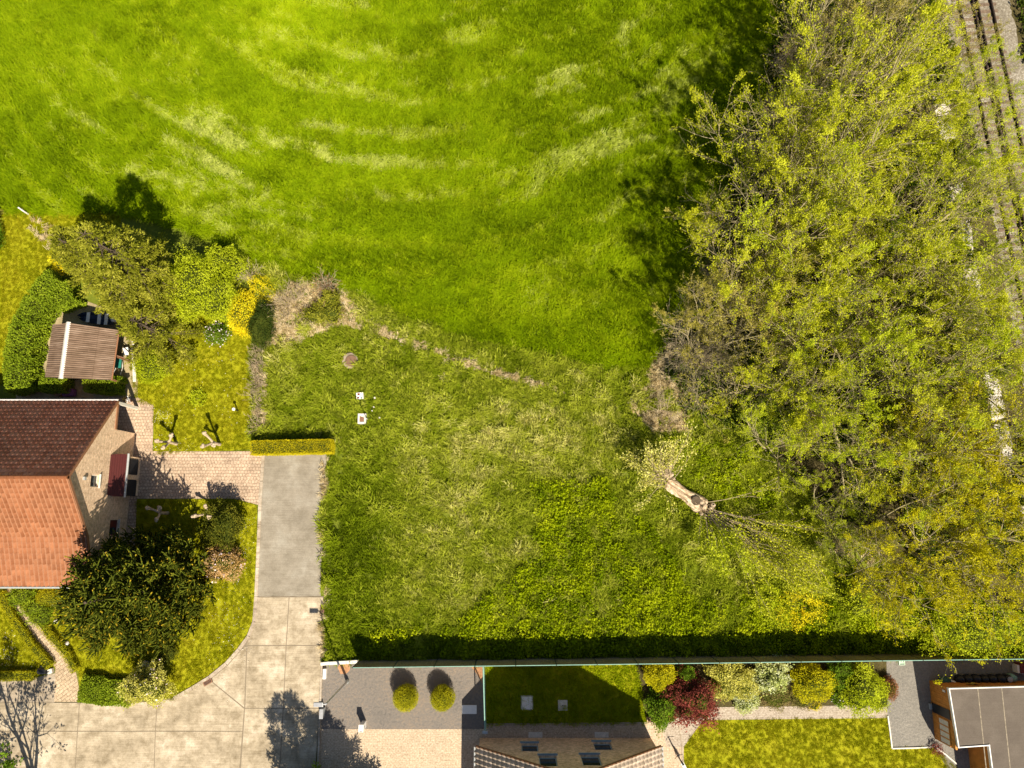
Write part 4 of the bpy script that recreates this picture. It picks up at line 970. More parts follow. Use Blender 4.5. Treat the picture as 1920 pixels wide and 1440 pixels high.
for i in range(npan):
    p = fa + d * (st * (i + .5)); w = st / 2 - .035
    MB().box(p.x - w, p.x + w, p.y - .02, p.y + .02, 0.22, fh - 0.02, ang).build('screen_panel', M['screen'], fence)
    MB().box(p.x - w, p.x + w, p.y - .025, p.y + .025, 0, 0.218, ang).build('base_board', M['kerb'], fence)
    MB().box(p.x - w, p.x + w, p.y - .02, p.y + .02, fh - .018, fh + .016, ang).build('top_rail', M['green_paint'], fence)
sf = thing('wire_fence', 'green wire fence running from the screen fence to the gable wall', 'fence', (*G(905, 1246), 0))
a, b = Vector((*G(906, 1250, 2.0), 0)), Vector((*G(909.5, 1374, 2.0), 0)); dd = b - a; ang = math.atan2(dd.y, dd.x); Ls = dd.length; dn = dd.normalized()
for f in (0.06, 0.5, 1.0):
    p = a + dd * f; MB().box(p.x - .03, p.x + .03, p.y - .03, p.y + .03, 0, 2.02).build('post', M['green_paint'], sf)
mdp = (a + b) / 2; MB().box(mdp.x - Ls / 2, mdp.x + Ls / 2, mdp.y - .03, mdp.y + .03, 1.98, 2.05, ang).build('top_rail', M['green_paint'], sf)
mb = MB()
for z in (0.1, 0.5, 0.9, 1.3, 1.7): mb.tube([(a.x, a.y, z), (b.x, b.y, z)], 0.006, 3)
for i in range(40): p = a + dd * (i / 39); mb.tube([(p.x, p.y, 0.05), (p.x, p.y, 1.98)], 0.004, 3)
mb.build('wire_mesh', M['green_paint'], sf)
MB().box(b.x - .16, b.x + .16, b.y - .05, b.y + .12, 1.7, 2.06).build('bracket', M['zinc'], sf)
lw = thing('garden_wall', 'low pale stone wall at the road end of the forecourt', 'wall', (*G(606, 1242), 0))
p0, p1, p2 = (Vector((*G(*q), 0)) for q in ((604, 1243), (621, 1241), (673, 1238)))
for i, (q0, q1, h) in enumerate(((p0, p1, 0.42), (p1, p2, 0.5))):
    mid = (q0 + q1) / 2; dq = q1 - q0; MB().box(mid.x - dq.length / 2 + .003, mid.x + dq.length / 2 - .003, mid.y - .1, mid.y + .1, 0, h, math.atan2(dq.y, dq.x)).build('stone_block', M['offwhite'], lw)
q0, q1 = Vector((*G(604, 1247), 0)), Vector((*G(597, 1440), 0)); dq = q1 - q0; n = 9
ew = thing('edging_wall', 'low concrete edging between the road and the gravel forecourt', 'edging', tuple(q0))
for i in range(n):
    a, b = q0 + dq * (i / n), q0 + dq * ((i + .985) / n); mid = (a + b) / 2; Lq = (b - a).length
    MB().box(mid.x - Lq / 2, mid.x + Lq / 2, mid.y - .06, mid.y + .06, 0, .16, math.atan2(dq.y, dq.x)).build('edging_stone', M['kerb'], ew)
def edging(name, label, path, h=0.07, w=0.08, mat='offwhite', n=0.0):
    t = thing(name, label, 'edging', (*G(*path[0]), 0))
    for p, q in zip(path, path[1:]):
        a, b = Vector((*G(*p), 0)), Vector((*G(*q), 0)); m_ = (a + b) / 2; Lq = (b - a).length
        MB().box(m_.x - Lq / 2, m_.x + Lq / 2, m_.y - w / 2, m_.y + w / 2, 0, h, math.atan2((b - a).y, (b - a).x)).build('edging_stone', M[mat], t)
edging('lawn_edging', 'thin white edging round the gravel yard beside the mown lawn', [(1664, 1342), (1668, 1370), (1672, 1403), (1715, 1402), (1752, 1400), (1772, 1414), (1793, 1432)])
edging('patio_edging', 'pale kerb between the patio and the lush shaded lawn', [(909, 1357.5), (1010, 1357), (1110, 1356), (1214, 1355)], 0.06, 0.1, 'kerb')
edging('path_edging', 'straight pale kerb strip beside the parked bicycle', [(1273, 1358), (1279, 1400), (1282, 1450)], 0.04, 0.1, 'kerb')
edging('border_edging', 'pale stone border strip beside the shed path and round bush', [(251, 640), (252, 690), (253, 716)], 0.07, 0.22)

# ------------------------------------------------------------------ street furniture and small things
x, y = G(652, 1277)
lamp = thing('street_lamp', 'tall slim street lamp leaning its flat head over the road', 'street lamp', (x, y, 0))
MB().tube([(x, y, 0), (x, y, 2.2), (x, y, 5.6)], [0.09, 0.075, 0.06], 10).build('pole', M['metal'], lamp)
MB().lathe((x, y, 0), [(0.12, 0), (0.12, 0.35), (0.08, 0.5)], 10).build('base', M['zinc'], lamp)
MB().tube([(x, y, 5.6), (x - 0.15, y, 5.68)], 0.035, 8).build('arm', M['metal'], lamp)
MB().box(x - 0.68, x - 0.12, y - 0.13, y + 0.13, 5.62, 5.74).build('lamp_head', M['metal'], lamp, bevel=0.03)
x, y = G(683, 1357)
mbx = thing('letterbox', 'white letterbox pillar standing at the edge of the tan driveway', 'letterbox', (x, y, 0))
MB().box(x - .13, x + .13, y - .2, y + .2, 0, 1.0).build('pillar', M['white'], mbx, bevel=0.01)
MB().box(x - .15, x + .15, y - .22, y + .22, 1.0, 1.04).build('top', M['white'], mbx)
MB().box(x + .131, x + .137, y - .1, y + .05, 0.55, 0.8).build('door', M['zinc'], mbx)
MB().box(x - .09, x + .09, y - .19, y - .16, 1.041, 1.046).build('slot', M['black'], mbx)
x, y = G(610, 1262); t = thing('utility_box', 'narrow white utility post on the gravel beside the road', 'utility box', (x, y, 0)); MB().box(x - .1, x + .1, y - .32, y + .3, 0, .3).build('casing', M['white'], t, bevel=.01); MB().box(x - .08, x + .08, y - .25, y + .2, .301, .315).build('lid', M['offwhite'], t)
x, y = G(607, 1333); t = thing('meter_box', 'grey meter box standing under the street lamp head', 'utility box', (x, y, 0)); MB().box(x - .1, x + .1, y - .3, y + .25, 0, .6).build('casing', M['zinc'], t, bevel=.01); MB().box(x - .12, x + .12, y - .32, y + .27, .6, .64).build('lid', M['metal'], t)
x, y = G(880, 1330); tag(MB().box(x - .48, x + .48, y - .27, y + .27, 0, .05).build('cover_slab', M['white']), 'white rectangular cover slab on the gravel by the wire fence', 'slab')
x, y = G(988, 1317); t = thing('septic_cover', 'large rounded white access cover set in the lush shaded lawn', 'cover', (x, y, 0)); MB().box(x - .4, x + .4, y - .46, y + .46, 0, .1).build('rim', M['offwhite'], t, bevel=.08); MB().box(x - .32, x + .32, y - .38, y + .38, .101, .13).build('lid', M['white'], t, bevel=.05)
x, y = G(1055, 1322); t = thing('inspection_cover', 'smaller square pale access cover with a centre hole in the shaded lawn', 'cover', (x, y, 0)); MB().box(x - .31, x + .31, y - .33, y + .33, 0, .1).build('lid', M['offwhite'], t, bevel=.03); MB().lathe((x, y, .1), [(.04, 0), (.04, .004)], 8).build('hole', M['black'], t)
x, y = G(657, 677); t = thing('manhole', 'round rusty manhole lid in a concrete collar on the rough plot', 'manhole', (x, y, 0)); MB().lathe((x, y, 0), [(.58, 0), (.56, .2), (.40, .24)], 24).build('collar', M['kerb'], t); MB().lathe((x + .1, y - .03, .24), [(.40, 0), (.40, .05), (.36, .06)], 24).build('lid', plain('iron_lid', (.17, .10, .06), .8), t)
x, y = G(680, 786); t = thing('drain_cover', 'square brown lidded drain in a white frame on the rough plot', 'cover', (x, y, 0))
MB().box(x - .28, x + .28, y - .36, y - .22, 0, .3).box(x - .28, x + .28, y + .2, y + .36, 0, .3).box(x - .28, x - .16, y - .22, y + .2, 0, .3).box(x + .16, x + .28, y - .22, y + .2, 0, .3).build('frame', M['offwhite'], t); MB().box(x - .16, x + .16, y - .22, y + .2, 0, .24).build('lid', M['rust'], t)
x, y = G(689, 786); t = thing('marker_post', 'thin white marker post beside the square drain cover', 'post', (x, y, 0)); MB().tube([(x, y, 0), (x, y, 1.75)], [.03, .028], 8).build('post', M['white'], t); MB().box(x - .09, x + .09, y - .03, y + .03, 1.68, 1.82).build('cap', M['white'], t)
x, y = G(676, 743); t = thing('notice_board', 'small white board with red patches lying in the rough grass', 'sign', (x, y, 0)); MB().box(x - .24, x + .24, y - .22, y + .22, .0, .28, .1).build('board', M['white'], t)
for (dx, dy, w, h) in ((-.08, .1, .08, .07), (-.1, -.14, .07, .06), (.12, -.12, .08, .05)): MB().box(x + dx - w, x + dx + w, y + dy - h, y + dy + h, .281, .285, .1).build('patch', M['frame_red'] if dx < 0 else M['frame_blue'], t)
for (u, v, s_) in ((704, 747, .07), (702, 764, .045), (699, 771, .04), (713, 784, .06)):
    x, y = G(u, v); tag(MB().lathe((x, y, .1), [(s_, 0), (s_, .2), (s_ * .7, .22)], 10).build('pipe_stub', M['offwhite']), 'short white pipe stub sticking out of the grass by the drain', 'pipe', 'white pipe stubs by the drain')
x, y = G(446, 770); t = thing('garden_light', 'short dark bollard light on the mown lawn by the bare hedge', 'light', (x, y, 0)); MB().tube([(x, y, 0), (x, y, .75)], .045, 8).build('post', M['black'], t); MB().lathe((x, y, .75), [(.11, 0), (.11, .04), (.03, .07)], 12).build('cap', M['white'], t)
x, y = G(48, 398); t = thing('boundary_board', 'short pale board standing in the grass at the field edge', 'board', (x, y, 0)); MB().box(x - .3, x + .3, y - .05, y + .05, 0, .5, -.6).build('board', M['offwhite'], t); MB().box(x - .03, x + .03, y + .06, y + .12, 0, .4, -.6).build('stake', M['twig_tan'], t)
# drain gratings in the road
for (u, v, a_, where) in ((604, 1145, 1.57, 'beside the rough plot'), (390, 1279, .5, 'in the kerb bend')):
    x, y = G(u, v); t = thing('drain_grating', 'rusty slotted drain grating ' + where, 'grating', (x, y, 0)); MB().box(x - .3, x + .3, y - .14, y + .14, .02, .062, a_).build('frame', M['rust'], t)
    for i in range(6):
        o_ = -.2 + i * .08; MB().box(x + o_ * math.cos(a_) - .02, x + o_ * math.cos(a_) + .02, y + o_ * math.sin(a_) - .1, y + o_ * math.sin(a_) + .1, .063, .067, a_).build('slot', M['black'], t)
# soil patches on the forecourt
def disc(u, v, rx_, ry_, n=18): x, y = G(u, v); return [(x + rx_ * math.cos(i * 6.283 / n) * (1 + .12 * math.sin(i * 2.3)), y + ry_ * math.sin(i * 6.283 / n) * (1 + .1 * math.cos(i * 3.1))) for i in range(n)]
sheet('soil_patch', disc(645, 1252, .38, .42), 0.009, M['orange_soil'], world=True)
sheet('soil_patch', [G(*p) for p in ((884, 1251), (905, 1251), (905, 1282), (893, 1262))], 0.009, M['orange_soil'], world=True)
# row of dark round tubs and odds behind the timber outbuilding
for i, u in enumerate((1793, 1808, 1823, 1838, 1853, 1869)):
    x, y = G(u, 1271); r = .30 + .02 * (i % 3); tag(MB().lathe((x, y, 0), [(.12, 0.02), (r * .8, .10), (r, .30), (r * .92, .48), (r * .6, .62), (.1, .68)], 18).build('round_tub', M['black'], None, True), 'round black tub in the row behind the timber outbuilding', 'tub', 'black tubs behind the timber outbuilding')
x, y = G(1882, 1270); t = thing('lidded_drum', 'grey drum with a small ribbed lid at the end of the tub row', 'drum', (x, y, 0)); MB().lathe((x, y, 0), [(.25, 0), (.27, .5), (.2, .6)], 16).build('body', M['black'], t, True); MB().lathe((x, y, .6), [(.17, 0), (.17, .05), (.05, .07)], 14).build('lid', M['zinc'], t)
x, y = G(1890, 1268); tag(MB().lathe((x, y, 0), [(.2, 0), (.26, .3), (.2, .62), (.06, .66)], 14).build('water_jar', M['green_paint'], None, True), 'translucent green jar next to the last black tub', 'jar')
x, y = G(1766, 1275); tag(MB().tube([(x - .3, y, .3), (x - .15, y, .3), (x + .3, y, .3)], [.22, .28, .24], 14).build('green_barrel', plain('barrel_green', (.03, .09, .07), .5), None, True), 'dark green barrel lying behind the timber outbuilding', 'barrel')
x, y = G(1779, 1276); t = thing('drain_pipe', 'short white pipe end beside the dark green barrel', 'pipe', (x, y, 0)); MB().tube([(x - .22, y + .1, .3), (x + .18, y - .08, .34)], [.1, .12], 12).build('pipe', M['white'], t); MB().tube([(x + .175, y - .078, .34), (x + .19, y - .085, .342)], .09, 12).build('bore', M['black'], t)
x, y = G(1826, 1281, 1.2); t = thing('folded_tarp', 'crumpled yellow tarp tucked against the timber north wall', 'tarp', (x, FY, 0))
mb = MB(); rr_ = random.Random(4)
mb.add([(x + i * .12 - .42, FY + .02 + rr_.uniform(0, .12), 1.0 + rr_.uniform(-.1, .1) + j * .3) for j in (0, 1) for i in range(8)], [(i, i + 1, 9 + i, 8 + i) for i in range(7)]); mb.build('cloth', plain('tarp_yellow', (.42, .30, .05), .6), t)
x, y = G(1690, 1242); t = thing('floor_tray', 'small pale green tray lying on the gravel by the fence', 'tray', (x, y, 0)); MB().box(x - .2, x + .2, y - .16, y + .12, 0, .08).build('tray', plain('tray_green', (.45, .6, .45), .5), t, bevel=.01); MB().box(x - .14, x + .14, y - .12, y - .07, .081, .09).build('slot', M['black'], t)
x, y = G(1912, 1250); t = thing('stacked_boxes', 'red and white storage box against the screen fence', 'box', (x, y, 0)); MB().box(x - .35, x + .35, y - .3, y + .3, 0, .6).build('carton', M['frame_red'], t); MB().box(x - .5, x - .36, y - .3, y + .2, 0, .5).build('side_carton', M['white'], t); MB().box(x - .3, x + .3, y - .34, y - .301, .2, .55).build('label_sheet', M['white'], t); MB().box(x - .1, x + .25, y - .1, y + .25, .601, .66).build('lid', plain('lid_tan', (.5, .3, .15), .7), t)
x, y = G(1744, 1324); tag(MB().box(x - .1, x + .1, y - .18, y + .18, 0, .12).build('door_step', M['zinc'], bevel=.02), 'little grey step block before the dark shed doorway', 'step')
# planter items near the houses
x, y = G(133, 738); t = thing('garden_parasol', 'folded purple cloth over a round tub in the shade of the eave', 'cover', (x, y, 0)); MB().box(x - .35, x + .45, y - .25, y + .28, 0, .5, .05).build('cloth', plain('purple', (.14, .05, .14), .8), t, bevel=.1); MB().lathe((x - .62, y + .05, 0), [(.3, 0), (.32, .5), (.24, .52)], 16).build('tub', M['rust'], t)
x, y = G(186, 600); t = thing('small_boat', 'dark blue dinghy with white strips in the shade behind the garden shed', 'boat', (x, y, 0))
mb = MB(); prof = [(-1.3, .04), (-.9, .30), (-.2, .42), (.6, .42), (1.15, .36)]; V = []; F = []
for (s_, w_) in prof:
    for (a_, z_) in ((-1, .5), (-.7, .08), (0, .0), (.7, .08), (1, .5)): V.append((x + s_, y + a_ * w_ - .12 * s_, z_ + .05))
for i in range(4):
    for j in range(4): F.append((i * 5 + j, i * 5 + j + 1, i * 5 + j + 6, i * 5 + j + 5))
F.append((20, 21, 22, 23, 24)); mb.add(V, F).build('hull', plain('hull_blue', (.04, .06, .11), .4), t)
for (s_, w_) in ((-.5, .36), (.3, .42), (.8, .4)): MB().box(x + s_ - .12, x + s_ + .12, y - w_ - .12 * s_, y + w_ - .12 * s_, .5, .53).build('seat', M['white'], t)
MB().lathe((x + 1.35, y - .1, .3), [(.05, 0), (.2, .1), (.2, .3), (.08, .4)], 12).build('fender', M['white'], t, True)
x, y = G(241, 661); t = thing('garden_table', 'white low table with things on it beside the open shed side', 'table', (x, y, 0)); MB().box(x - .16, x + .22, y - .28, y + .26, .4, .45, .2).build('top', M['white'], t)
for (a_, b_) in ((-.1, -.2), (.15, -.2), (-.1, .2), (.15, .2)): MB().box(x + a_ - .02, x + a_ + .02, y + b_ - .02, y + b_ + .02, 0, .4).build('leg', M['zinc'], t)
x, y = G(228, 684); t = thing('wheelbarrow', 'green wheelbarrow with white tray parked beside the open shed side', 'wheelbarrow', (x, y, 0)); MB().loft([(x - .2, y - .25, .3), (x + .2, y - .25, .3), (x + .2, y + .3, .3), (x - .2, y + .3, .3)], [(x - .3, y - .35, .6), (x + .3, y - .35, .6), (x + .3, y + .4, .6), (x - .3, y + .4, .6)]).build('tray', plain('tray_dgreen', (.02, .16, .12), .5), t)
MB().tube([(x - .05, y + .5, .18), (x + .05, y + .5, .18)], .18, 14).build('wheel', M['black'], t)
for g_ in (-1, 1): MB().tube([(x + g_ * .1, y + .5, .18), (x + g_ * .24, y - .3, .28), (x + g_ * .26, y - .8, .5)], .02, 6).build('handle', M['white'], t)
for (u, v, c_, w_) in ((238, 750, (.7, .5, .12), 'yellow'), (246, 752, (.7, .72, .72), 'white')):
    x, y = G(u, v); t = thing('flower_pot', 'small pot of %s flowers behind the porch post' % w_, 'flower pot', (x, y, 0)); MB().lathe((x, y, 0), [(.1, 0), (.14, .25), (.13, .26)], 12).build('pot', M['rust'], t); link('flowers', leaf_mesh('flowers', np.random.default_rng(3).normal(size=(60, 3)) * .08 + np.array([0, 0, .35]), .1, 4), plain('petals_' + w_, c_, .7), t)
x, y = G(85, 1256); t = thing('garden_hose_reel', 'dark garden reel and white tray at the corner of the low hedges', 'hose reel', (x, y, 0)); MB().tube([(x - .25, y, .25), (x + .25, y, .25)], [.22, .22], 14).build('drum', M['black'], t); MB().box(x - .3, x + .3, y - .25, y + .25, 0, .06).build('base', M['zinc'], t); MB().box(x + .32, x + .6, y - .2, y + .1, 0, .25, .3).build('tray', M['offwhite'], t)
x, y = G(275, 1245); t = thing('garden_stone', 'grey angular boulder on the lawn beside the pink blossoming tree', 'stone', (x, y, 0)); mb = MB(); mb.lathe((x, y, 0), [(.22, 0), (.26, .15), (.15, .3), (.03, .33)], 7); mb.build('boulder', M['zinc'], t)
for (u, v) in ((97, 1133), (106, 1165), (127, 1206)):
    x, y = G(u, v); tag(MB().lathe((x, y, 0), [(.12, 0), (.15, .1), (.08, .2), (.02, .22)], 6).build('white_stone', M['white']), 'white stone half hidden in the border beside the brick path', 'stone', 'white stones in the path border')
x, y = G(1215, 1347); t = thing('terracotta_figure', 'small orange stone figure at the corner of the shaded lawn', 'ornament', (x, y, 0)); MB().box(x - .12, x + .12, y - .12, y + .12, 0, .3).build('plinth', plain('terra', (.6, .42, .25), .8), t, bevel=.02); MB().lathe((x, y, .3), [(.08, 0), (.1, .12), (.05, .2), (.07, .28), (.02, .34)], 10).build('figure', M['rust'], t)

# ---- bicycle on the paving east of the gable
bk = thing('bicycle', 'black bicycle standing on the paving beside the gabled house', 'bicycle', (*G(1268, 1415), 0))
A_, B_ = Vector((*G(1257, 1391), 0)), Vector((*G(1281, 1436), 0)); dv = (B_ - A_).normalized(); sd = Vector((-dv.y, dv.x, 0)); Z = Vector((0, 0, 1))
def wheel(c):
    ring = [c + dv * (.33 * math.cos(t)) + Z * (.34 + .33 * math.sin(t)) for t in [i * 6.2832 / 24 for i in range(25)]]
    w = MB().tube(ring, .032, 6, cap=False).build('wheel', M['black'], bk)
    sp = MB()
    for i in range(12): t = i * 6.2832 / 12; sp.tube([c + Z * .34, c + dv * (.32 * math.cos(t)) + Z * (.34 + .32 * math.sin(t))], .003, 3)
    sp.build('spokes', M['metal'], w)
h0, h1 = A_ + dv * .33, A_ + dv * 1.4
wheel(h0); wheel(h1)
bb = h0 + dv * .62 + Z * .3; st_ = h0 + dv * .78 + Z * .85; hd = h0 + dv * .22 + Z * .82
MB().tube([h0 + Z * .34, hd], .018, 6).tube([hd, bb], .02, 6).tube([hd - Z * .05, st_ - Z * .12], .018, 6).tube([bb, st_], .018, 6).tube([bb, h1 + Z * .34], .014, 6).tube([st_ - Z * .15, h1 + Z * .34], .012, 6).build('frame', M['black'], bk)
MB().tube([st_ - dv * .14, st_ + dv * .02 + Z * .03, st_ + dv * .14 + Z * .02], [.02, .06, .08], 8).build('saddle', M['black'], bk)
MB().tube([hd + Z * .16 - sd * .3 + dv * .1, hd + Z * .2 - sd * .1, hd + Z * .2 + sd * .1, hd + Z * .16 + sd * .3 + dv * .1], .016, 6).tube([hd, hd + Z * .2], .016, 6).build('handlebar', M['black'], bk)
MB().tube([bb - sd * .14 + dv * .15, bb - sd * .08, bb + sd * .08, bb + sd * .14 - dv * .15], .014, 6).build('pedals', M['zinc'], bk)
MB().box(h1.x - .1, h1.x + .1, h1.y - .22, h1.y + .22, .72, .74, math.atan2(dv.y, dv.x) - math.pi / 2).build('luggage_rack', M['zinc'], bk)

# ---- railway: rails and sleepers
M['rail'] = plain('rail', (.045, .03, .022), .6, .3); M['sleeper'] = plain('sleeper', (.15, .105, .07), .9, var=.4)
tr = thing('railway_track', 'rusty railway track half hidden by the trees beside the wood', 'railway', (*G(1820, 100), 0))
for (u0, u1) in ((1786, 1913), (1812, 1938), (1820, 1947), (1846, 1975)):
    a, b = Vector((*G(u0, -40), 0)), Vector((*G(u1, 560), 0)); m_ = (a + b) / 2; Lr = (b - a).length + 14; an = math.atan2((b - a).y, (b - a).x)
    MB().box(m_.x - Lr / 2, m_.x + Lr / 2, m_.y - .09, m_.y + .09, .04, .07, an).box(m_.x - Lr / 2, m_.x + Lr / 2, m_.y - .045, m_.y + .045, .07, .24, an).build('rail', M['rail'], tr)
a, b = Vector((*G(1816, -40), 0)), Vector((*G(1943, 560), 0)); an = math.atan2((b - a).y, (b - a).x)
me_s = None
for i in range(62):
    p = a + (b - a) * (i / 44.0); o = None
    if me_s is None:
        me_s = bpy.data.meshes.new('sleeper'); q = MB().box(-.12, .12, -1.7, 1.7, 0, .05); me_s.from_pydata(q.v, [], q.f); me_s.materials.append(M['sleeper'])
    o = link('sleeper', me_s, None, tr); o.location = p - Vector(ORIGIN[tr.name]); o.rotation_euler = (0, 0, an); 

# ------------------------------------------------------------------ hedges and garden shrubs
hedge('clipped_hedge', 'neatly clipped golden hedge across the end of the grey driveway', [(481, 842), (629, 839)], 0.95, 1.25, 'leaf_clipped', .06, 900, 1, .03)
hedge('tall_hedge', 'tall green conifer hedge bending round the garden shed', [(62, 738), (60, 680), (72, 620), (96, 572), (132, 534)], 1.7, 2.0, 'leaf_hedge', .13, 330, 2, .22, mound=.35)
hedge('short_hedge', 'short stretch of tall hedge between the conifers and the garden shed', [(120, 570), (158, 556)], 1.5, 1.9, 'leaf_hedge', .13, 330, 3, .22, mound=.35)
hedge('shade_hedge', 'rounded green hedge in the house shade beside the shed path', [(176, 722), (238, 726)], 1.2, 1.3, 'leaf_hedge', .1, 420, 4, .1, mound=.3)
hedge('yard_hedge', 'small green hedge between shed door and tall hedge', [(98, 722), (140, 722)], 1.3, 1.4, 'leaf_hedge', .1, 420, 5, .1, mound=.3)
hedge('path_hedge', 'low hedge curving along the lawn side of the brick path', [(8, 1112), (32, 1160), (68, 1210), (101, 1248)], .55, .55, 'leaf_topiary', .06, 700, 6, .04)
hedge('street_hedge', 'low straight hedge between the small front lawn and the sidewalk', [(-60, 1266), (72, 1264)], .6, .6, 'leaf_topiary', .06, 700, 7, .04)
hedge('border_hedge', 'low hedge along the border side of the brick path', [(30, 1108), (62, 1142), (100, 1190), (132, 1226), (147, 1256)], .5, .5, 'leaf_topiary', .06, 700, 8, .05)
hedge('box_hedge', 'broad low feathery hedge at the kerb beside the brick path', [(160, 1288), (200, 1294), (248, 1298)], 1.6, .75, 'leaf_hedge', .10, 620, 9, .22, mound=.3)
# garden trees and shrubs in the north-west
shrub('bright_bush', 'bright green leafy bush between the conifers and the bare hedge', 'bush', (405, 560), 2.2, 3.6, 'leaf_lime', .12, 300, 11, .22, lift=.2)
shrub('field_edge_bush', 'fresh green bush with dark gaps at the field edge', 'bush', (432, 505), 1.4, 2.6, 'leaf_lime', .11, 300, 12, .25)
shrub('golden_bush', 'bright yellow bush in front of the dark yew', 'bush', (465, 598), .95, 1.9, 'leaf_yellow', .09, 420, 13, .15, ry=1.5)
shrub('golden_twig_bush', 'loose yellow flowering bush above the golden bush', 'bush', (492, 548), 1.0, 1.6, 'leaf_yellow', .08, 150, 14, .3, core=False)
shrub('dark_yew', 'dark green yew clump beside the golden bush', 'bush', (496, 615), .95, 1.9, 'leaf_yew', .08, 520, 15, .2, ry=1.7)
shrub('forsythia', 'bright yellow flowering shrub at the foot of the conifers', 'bush', (125, 495), .9, 1.3, 'leaf_yellow', .08, 420, 16, .2)
shrub('round_bush', 'round glossy green bush at the edge of the mown lawn', 'bush', (292, 688), 1.25, 1.3, 'leaf_lime', .09, 420, 17, .1)
shrub('flower_bush', 'low bush with pink and white flowers by the lawn', 'bush', (414, 628), .8, 1.0, 'leaf_green', .08, 350, 18, .2, flowers=('petal', 130))
shrub('edge_bush', 'green bush at the far side of the neighbouring lawn', 'bush', (-8, 470), .8, 1.5, 'leaf_green', .09, 420, 19, .2, ry=1.8)
shrub('corner_bush', 'mixed green bush beside the field at the neighbouring lawn', 'bush', (-6, 405), .7, 1.5, 'leaf_olive', .09, 420, 20, .2)
shrub('potted_plant', 'small tufted plant standing alone on the mown lawn', 'plant', (373, 747), .5, .55, 'leaf_lime', .12, 260, 21, .2, core=False, spiky=.4)
shrub('rhododendron', 'dark glossy rhododendron behind the pink blossoming bush', 'bush', (428, 985), 1.25, 2.3, 'leaf_rhodo', .13, 340, 22, .22, ry=1.5)
shrub('pink_blossom_bush', 'bush covered in pink and yellow blossom by the driveway kerb', 'bush', (424, 1052), 1.2, 1.9, 'leaf_pink', .10, 380, 23, .2, flowers=('petal', 110))
shrub('blossom_tree', 'small yellow green tree with pale blossom overhanging the road kerb', 'tree', (300, 1268), 1.35, 2.6, 'leaf_pale', .11, 300, 24, .28, flowers=('petal', 120), lift=.2)
shrub('dark_shrub', 'low dark shrub under the monkey puzzle by the stone', 'bush', (318, 1222), .75, .9, 'leaf_rhodo', .1, 300, 25, .25)
shrub('house_border_bush', 'green border bush against the south eave of the brick house', 'bush', (48, 1112), .95, .9, 'leaf_hedge', .1, 420, 26, .25, ry=.7)
shrub('clipped_dome', 'smooth olive clipped dome against the south wall of the brick house', 'bush', (98, 1118), .75, 1.0, 'leaf_topiary', .05, 900, 27, .05, ry=.6)
shrub('border_bush', 'mixed green border bush between the brick path and the monkey puzzle', 'bush', (82, 1148), 1.1, .9, 'leaf_hedge', .1, 420, 28, .3, ry=.8)
# forecourt topiary
shrub('topiary_ball', 'clipped golden box ball on the gravel nearer the letterbox', 'topiary', (764, 1302), .80, 1.55, 'leaf_topiary', .05, 1500, 31, .03, zc=.78, up=0)
shrub('topiary_ball', 'clipped golden box ball on the gravel nearer the wire fence', 'topiary', (832, 1303), .78, 1.5, 'leaf_topiary', .05, 1500, 32, .03, zc=.75, up=0)
# long bed behind the screen fence
shrub('golden_conifer', 'egg shaped golden conifer in the corner of the long bed', 'bush', (1230, 1258), .95, 2.0, 'leaf_gold', .09, 520, 41, .1)
shrub('small_conifer', 'slim dark green conifer between golden conifer and red maple', 'bush', (1281, 1254), .5, 1.7, 'leaf_green', .09, 420, 42, .15)
shrub('green_shrub', 'fresh green shrub below the golden conifer', 'bush', (1238, 1322), 1.0, 1.3, 'leaf_green', .11, 380, 43, .2, ry=1.25)
shrub('red_maple', 'dark red leaved maple beside the garden walk', 'tree', (1290, 1304), 1.45, 2.2, 'leaf_red', .13, 260, 44, .28, spiky=.25, ry=1.6)
shrub('variegated_bush', 'large pale yellow green bush east of the red maple', 'bush', (1365, 1268), 1.75, 1.9, 'leaf_pale', .11, 380, 45, .24, ry=1.25)
shrub('white_flowering_bush', 'rounded bush speckled with white flowers beside the garden walk', 'bush', (1390, 1303), .95, 1.0, 'leaf_white', .09, 420, 46, .12)
shrub('cream_bush', 'feathery cream coloured bush against the screen fence', 'bush', (1440, 1258), 1.2, 1.8, 'leaf_white', .13, 300, 47, .3, spiky=.4, ry=.9)
shrub('heather_mat', 'low brown green heather mat in the middle of the long bed', 'bush', (1450, 1304), 1.3, .5, 'leaf_heather', .08, 500, 48, .2, ry=.85)
shrub('heather_carpet', 'low olive heather carpet next to the dome bush', 'bush', (1510, 1308), 1.3, .45, 'leaf_heather', .08, 500, 49, .2, ry=.6)
shrub('dome_bush', 'yellowish domed bush between two dark gaps in the long bed', 'bush', (1516, 1274), 1.3, 1.6, 'leaf_gold', .10, 380, 50, .15, ry=1.1)
shrub('fence_bush', 'dark green bush close to the screen fence', 'bush', (1565, 1258), .9, 1.5, 'leaf_green', .1, 400, 51, .25)
shrub('lime_bush', 'lime green loose bush leaning over the garden walk', 'bush', (1600, 1284), 1.25, 2.0, 'leaf_lime', .11, 300, 52, .25, ry=1.5)
shrub('yellow_clump', 'small bright yellow clump at the edge of the garden walk', 'bush', (1524, 1321), .5, .35, 'leaf_yellow', .07, 420, 53, .2, ry=.3)
shrub('mixed_low_bush', 'low mixed green bush before the lime green bush', 'bush', (1570, 1306), .7, .7, 'leaf_green', .09, 400, 54, .2, flowers=('petal', 40))
shrub('rusty_ball_bush', 'rust brown ball shaped bush on the gravel yard edge', 'bush', (1661, 1287), .55, .8, 'leaf_rust', .06, 900, 55, .12, ry=.75)
shrub('corner_pot_plant', 'small dark red plant at the corner of the white edging', 'plant', (1752, 1402), .35, .5, 'leaf_red', .09, 300, 56, .3, core=False, spiky=.5)
